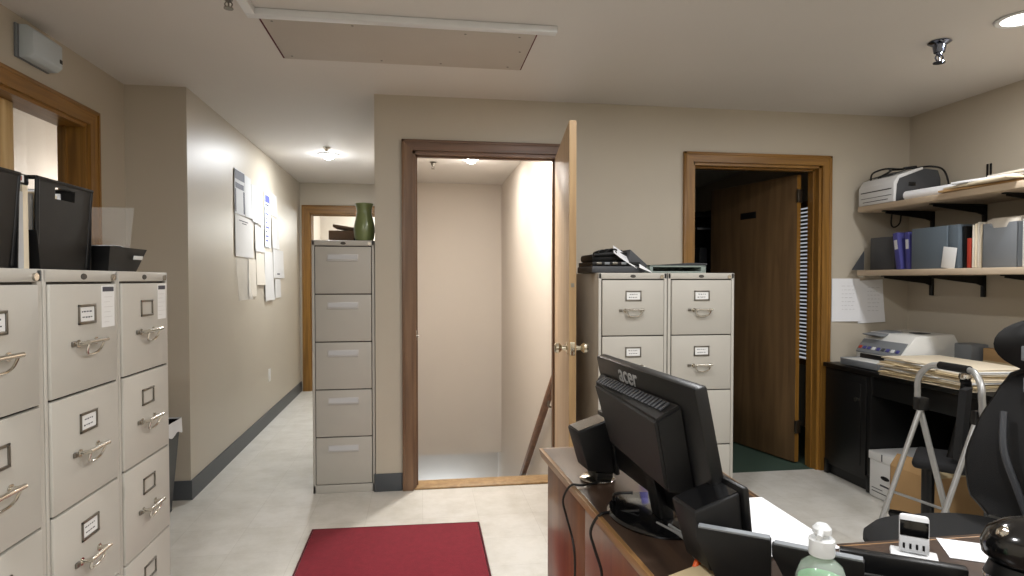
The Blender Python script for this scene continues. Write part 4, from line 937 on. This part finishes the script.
tag(MB().prism([(0, 0), (.09, 0), (0, .13)], -.003, .003, 'x', 0, .001, T=Matrix.Rotation(R(90), 4, 'Z')).build('corner_bracket', 'dark_grey', None, (2.96, 3.755, LO + .001)), 'small dark triangular bookend at the back wall end of the lower shelf', 'bookend')

# papers taped to the back wall
for (x0, x1, z0, z1, a, lab) in ((2.775, 2.985, 1.02, 1.315, 0, 'white handwritten sheet taped to the back wall beside the dark doorway'), (2.975, 3.175, 1.01, 1.305, -3, 'white sheet taped to the back wall in the shelf shadow, right of the first')):
    t = thing('wall_note', lab, 'paper', ((x0 + x1) / 2, D - .003, z0), 0, 'sheets taped to the back wall')
    w2 = (x1 - x0) / 2; hh = z1 - z0
    def f(u, v): return (-w2 + 2 * w2 * u, -.002 - .012 * (1 - v) ** 2 * u, hh * v)
    sub(lambda b: b.panel(f, 8, 8, .0012, T=Matrix.Rotation(R(a), 4, 'Y')), 'sheet', 'paper', t)
    def wr(b):
        r2 = random.Random(int(x0 * 100))
        for q in range(7):
            z = hh * (.82 - q * .09); x = -w2 * .3
            while x < w2 * .5:
                l = .008 + .02 * r2.random(); u = (x + w2) / (2 * w2); b.box(x, min(x + l, w2 * .6), -.0042 - .012 * (1 - z / hh) ** 2 * u - .0006, -.0034 - .012 * (1 - z / hh) ** 2 * u, z, z + .0025); x += l + .01
    sub(wr, 'handwriting', 'paper_grey', t)

# ------------------------------------------------------------------ step ladder
t = thing('step_ladder', 'folding silver step ladder with black handle grip between the desks', 'ladder', (0, 0, 0))
yA, yB = 2.36, 2.05
top = Vector((2.165, 0, .945)); hin = Vector((2.133, 0, .775)); ff_ = Vector((2.36, 0, .012)); rf = Vector((1.84, 0, .012))
def V3(p, y): return (p.x, y, p.z)
sub(lambda b: b.tube([V3(ff_, yA), (2.152, yA, .70), (2.125, yA, .83), (2.128, yA - .008, .895), (2.14, yA - .045, .938), (2.152, yA - .09, .947), (2.152, yB + .09, .947), (2.14, yB + .045, .938), (2.128, yB + .008, .895), (2.125, yB, .83), (2.152, yB, .70), V3(ff_, yB)], .0125, 12, sub=8), 'front_frame', 'alu', t)
sub(lambda b: b.cyl((2.153, yA - .085, .948), (2.153, yB + .085, .948), .0165, seg=16), 'handle_grip', 'black_matte', t)
for y in (yA - .022, yB + .022):
    sub(lambda b: b.tube([(2.128, y, .775), V3(rf, y)], .0105, 12, smooth_path=False), 'rear_leg', 'alu', t)
    sub(lambda b: b.box(2.105, 2.155, y - .012, y + .028 if y > 2.2 else y + .012, .745, .80, .006), 'hinge', 'black', t)
    sub(lambda b: b.tube([(1.99, y + .008, .40), (2.235, y + .008, .31)], .006, 8, smooth_path=False), 'stay', 'alu', t)
sub(lambda b: b.tube([(1.918, yA - .022, .22), (1.918, yB + .022, .22)], .008, 10, smooth_path=False), 'crossbar', 'alu', t)
for z, x in ((.22, 2.275),):
    sub(lambda b: b.box(x - .09, x + .02, yB + .02, yA - .035, z - .012, z + .012, .004), 'tread', 'dark_grey', t)
for p in (ff_, rf):
    for y in (yA, yB):
        yy = y if p is ff_ else (y - .022 if y == yA else y + .022)
        sub(lambda b: b.cyl((p.x, yy, .001), (p.x, yy, .035), .017, .014, 14), 'rubber_foot', 'black', t)

# ------------------------------------------------------------------ mesh chair, facing -x
def castor_base(t, r=.30, hub=.40, m_='black'):
    sub(lambda b: b.cyl((0, 0, .10), (0, 0, hub), .028, seg=18).cyl((0, 0, .07), (0, 0, .13), .05, .04, 18), 'gas_column', 'black', t)
    for k in range(5):
        a = 2 * PI * k / 5 + .85; c, s_ = math.cos(a), math.sin(a)
        lg = sub(lambda b: b.tube([(c * .03, s_ * .03, .105), (c * r * .6, s_ * r * .6, .095), (c * r, s_ * r, .075)], .02, 10), 'base_arm', m_, t)
        sub(lambda b: b.cyl((c * r - s_ * .022, s_ * r + c * .022, .027), (c * r - s_ * .006, s_ * r + c * .006, .027), .026, seg=18).cyl((c * r + s_ * .006, s_ * r - c * .006, .027), (c * r + s_ * .022, s_ * r - c * .022, .027), .026, seg=18).cyl((c * r, s_ * r, .03), (c * r, s_ * r, .075), .008), 'castor', 'black', lg)
t = thing('office_chair', 'black high-back mesh office chair with headrest at the right picture edge', 'office chair', (1.76, 1.665, 0))
castor_base(t, .26)
def seat(b):
    def f(u, v):
        a = u * 2 * PI; n = 2.8
        c, s_ = math.cos(a), math.sin(a); k = (abs(c) ** n + abs(s_) ** n) ** (-1 / n)
        return k * c * .29 - .055, k * s_ * .25
    tb = bmesh.new(); rings = []
    for (sc, z) in ((.0, .425), (.9, .425), (1.0, .445), (1.0, .465), (.93, .488), (.7, .496), (.0, .49)):
        rings.append([tb.verts.new((f(k / 40, 0)[0] * max(sc, .002), f(k / 40, 0)[1] * max(sc, .002), z)) for k in range(40)])
    for i in range(len(rings) - 1):
        for k in range(40): tb.faces.new((rings[i][k], rings[i][(k + 1) % 40], rings[i + 1][(k + 1) % 40], rings[i + 1][k]))
    tb.faces.new(rings[0]); tb.faces.new(rings[-1]); b._merge(tb, 0, None, True)
sub(seat, 'seat', 'mesh_black', t)
def bx_(v): return .20 + .10 * v - .05 * math.sin(PI * min(1, v * 1.15))
def hwid(v):
    k = ((0, .16), (.12, .225), (.35, .235), (.6, .22), (.85, .20), (.95, .175), (1, .13))
    for i in range(len(k) - 1):
        if v <= k[i + 1][0]:
            q = (v - k[i][0]) / (k[i + 1][0] - k[i][0]); q = q * q * (3 - 2 * q); return k[i][1] + (k[i + 1][1] - k[i][1]) * q
    return .13
def backf(u, v): s_ = 2 * u - 1; return (bx_(v) + .02 - .05 * s_ * s_, hwid(v) * s_, .50 + .50 * v)
sub(lambda b: b.panel(backf, 20, 24, .022), 'backrest', 'mesh_black', t)
sub(lambda b: b.tube([tuple(Vector(backf(0, i / 20)) + Vector((.004, 0, 0))) for i in range(21)] + [tuple(Vector(backf(i / 12, 1)) + Vector((.004, 0, 0))) for i in range(1, 12)] + [tuple(Vector(backf(1, 1 - i / 20)) + Vector((.004, 0, 0))) for i in range(21)], .013, 8, smooth_path=False), 'back_frame', 'black', t)
sub(lambda b: b.box(.235, .27, -.04, .04, .40, 1.02, .012).box(-.05, .26, -.04, .04, .385, .42, .01), 'spine', 'dark_grey', t)
sub(lambda b: b.tube([(.19, .135, .86), (.155, .10, .74), (.165, .06, .62), (.18, .03, .52)], .011, 8), 'lumbar_strut', 'dark_grey', t)
sub(lambda b: b.panel(lambda u, v: (.255 - .05 * math.sin(PI * v) * 1 - .05 * (2 * u - 1) ** 2 + .03, (2 * u - 1) * (.165 - .05 * (2 * v - 1) ** 2), 1.01 + .16 * v), 14, 10, .05), 'headrest', 'black', t)
for z in (1.06, .955): sub(lambda b: b.box(.195 if z > 1 else .205, .215 if z > 1 else .225, .02, .085, z - .02, z + .03, .004), 'clip', 'mid_grey', t, 'grey clip')
for s_ in (-1,):
    ar = sub(lambda b: b.tube([(.05, s_ * .24, .43), (.05, s_ * .29, .46), (.04, s_ * .30, .62)], .014, 10), 'armrest_post', 'black', t)
    sub(lambda b: b.box(-.09, .15, s_ * .30 - .04, s_ * .30 + .04, .62, .65, .012), 'arm_pad', 'black_matte', ar)

# second chair by the black desk
t = thing('task_chair', 'low black task chair with chrome trim tucked against the black desk behind the ladder', 'office chair', (2.46, 2.66, 0), R(44))
castor_base(t, .22, .38)
sub(lambda b: b.box(-.13, .16, -.24, .06, .40, .45, .022, seg=4), 'seat', 'fabric_dark', t)
sub(lambda b: b.panel(lambda u, v: (-.13 + .24 * u, -.115 - .02 * v - .02 * math.sin(PI * u), .47 + .33 * v), 10, 8, .03), 'backrest', 'mesh_black', t)
sub(lambda b: b.tube([(.0, -.09, .43), (.035, -.115, .56), (.035, -.14, .70), (.01, -.145, .80), (-.01, -.14, .83)], .022, 12), 'back_frame', 'black_matte', t)
sub(lambda b: b.lathe([(0, 0), (.022, 0), (.027, .008), (.024, .024), (0, .032)], seg=20, T=Matrix.Translation((-.012, -.14, .835))), 'cap', 'chrome', t, 'chrome cap')
sub(lambda b: b.cyl((.04, -.10, .41), (.06, -.14, .412), .016, seg=14), 'lever', 'chrome', t)
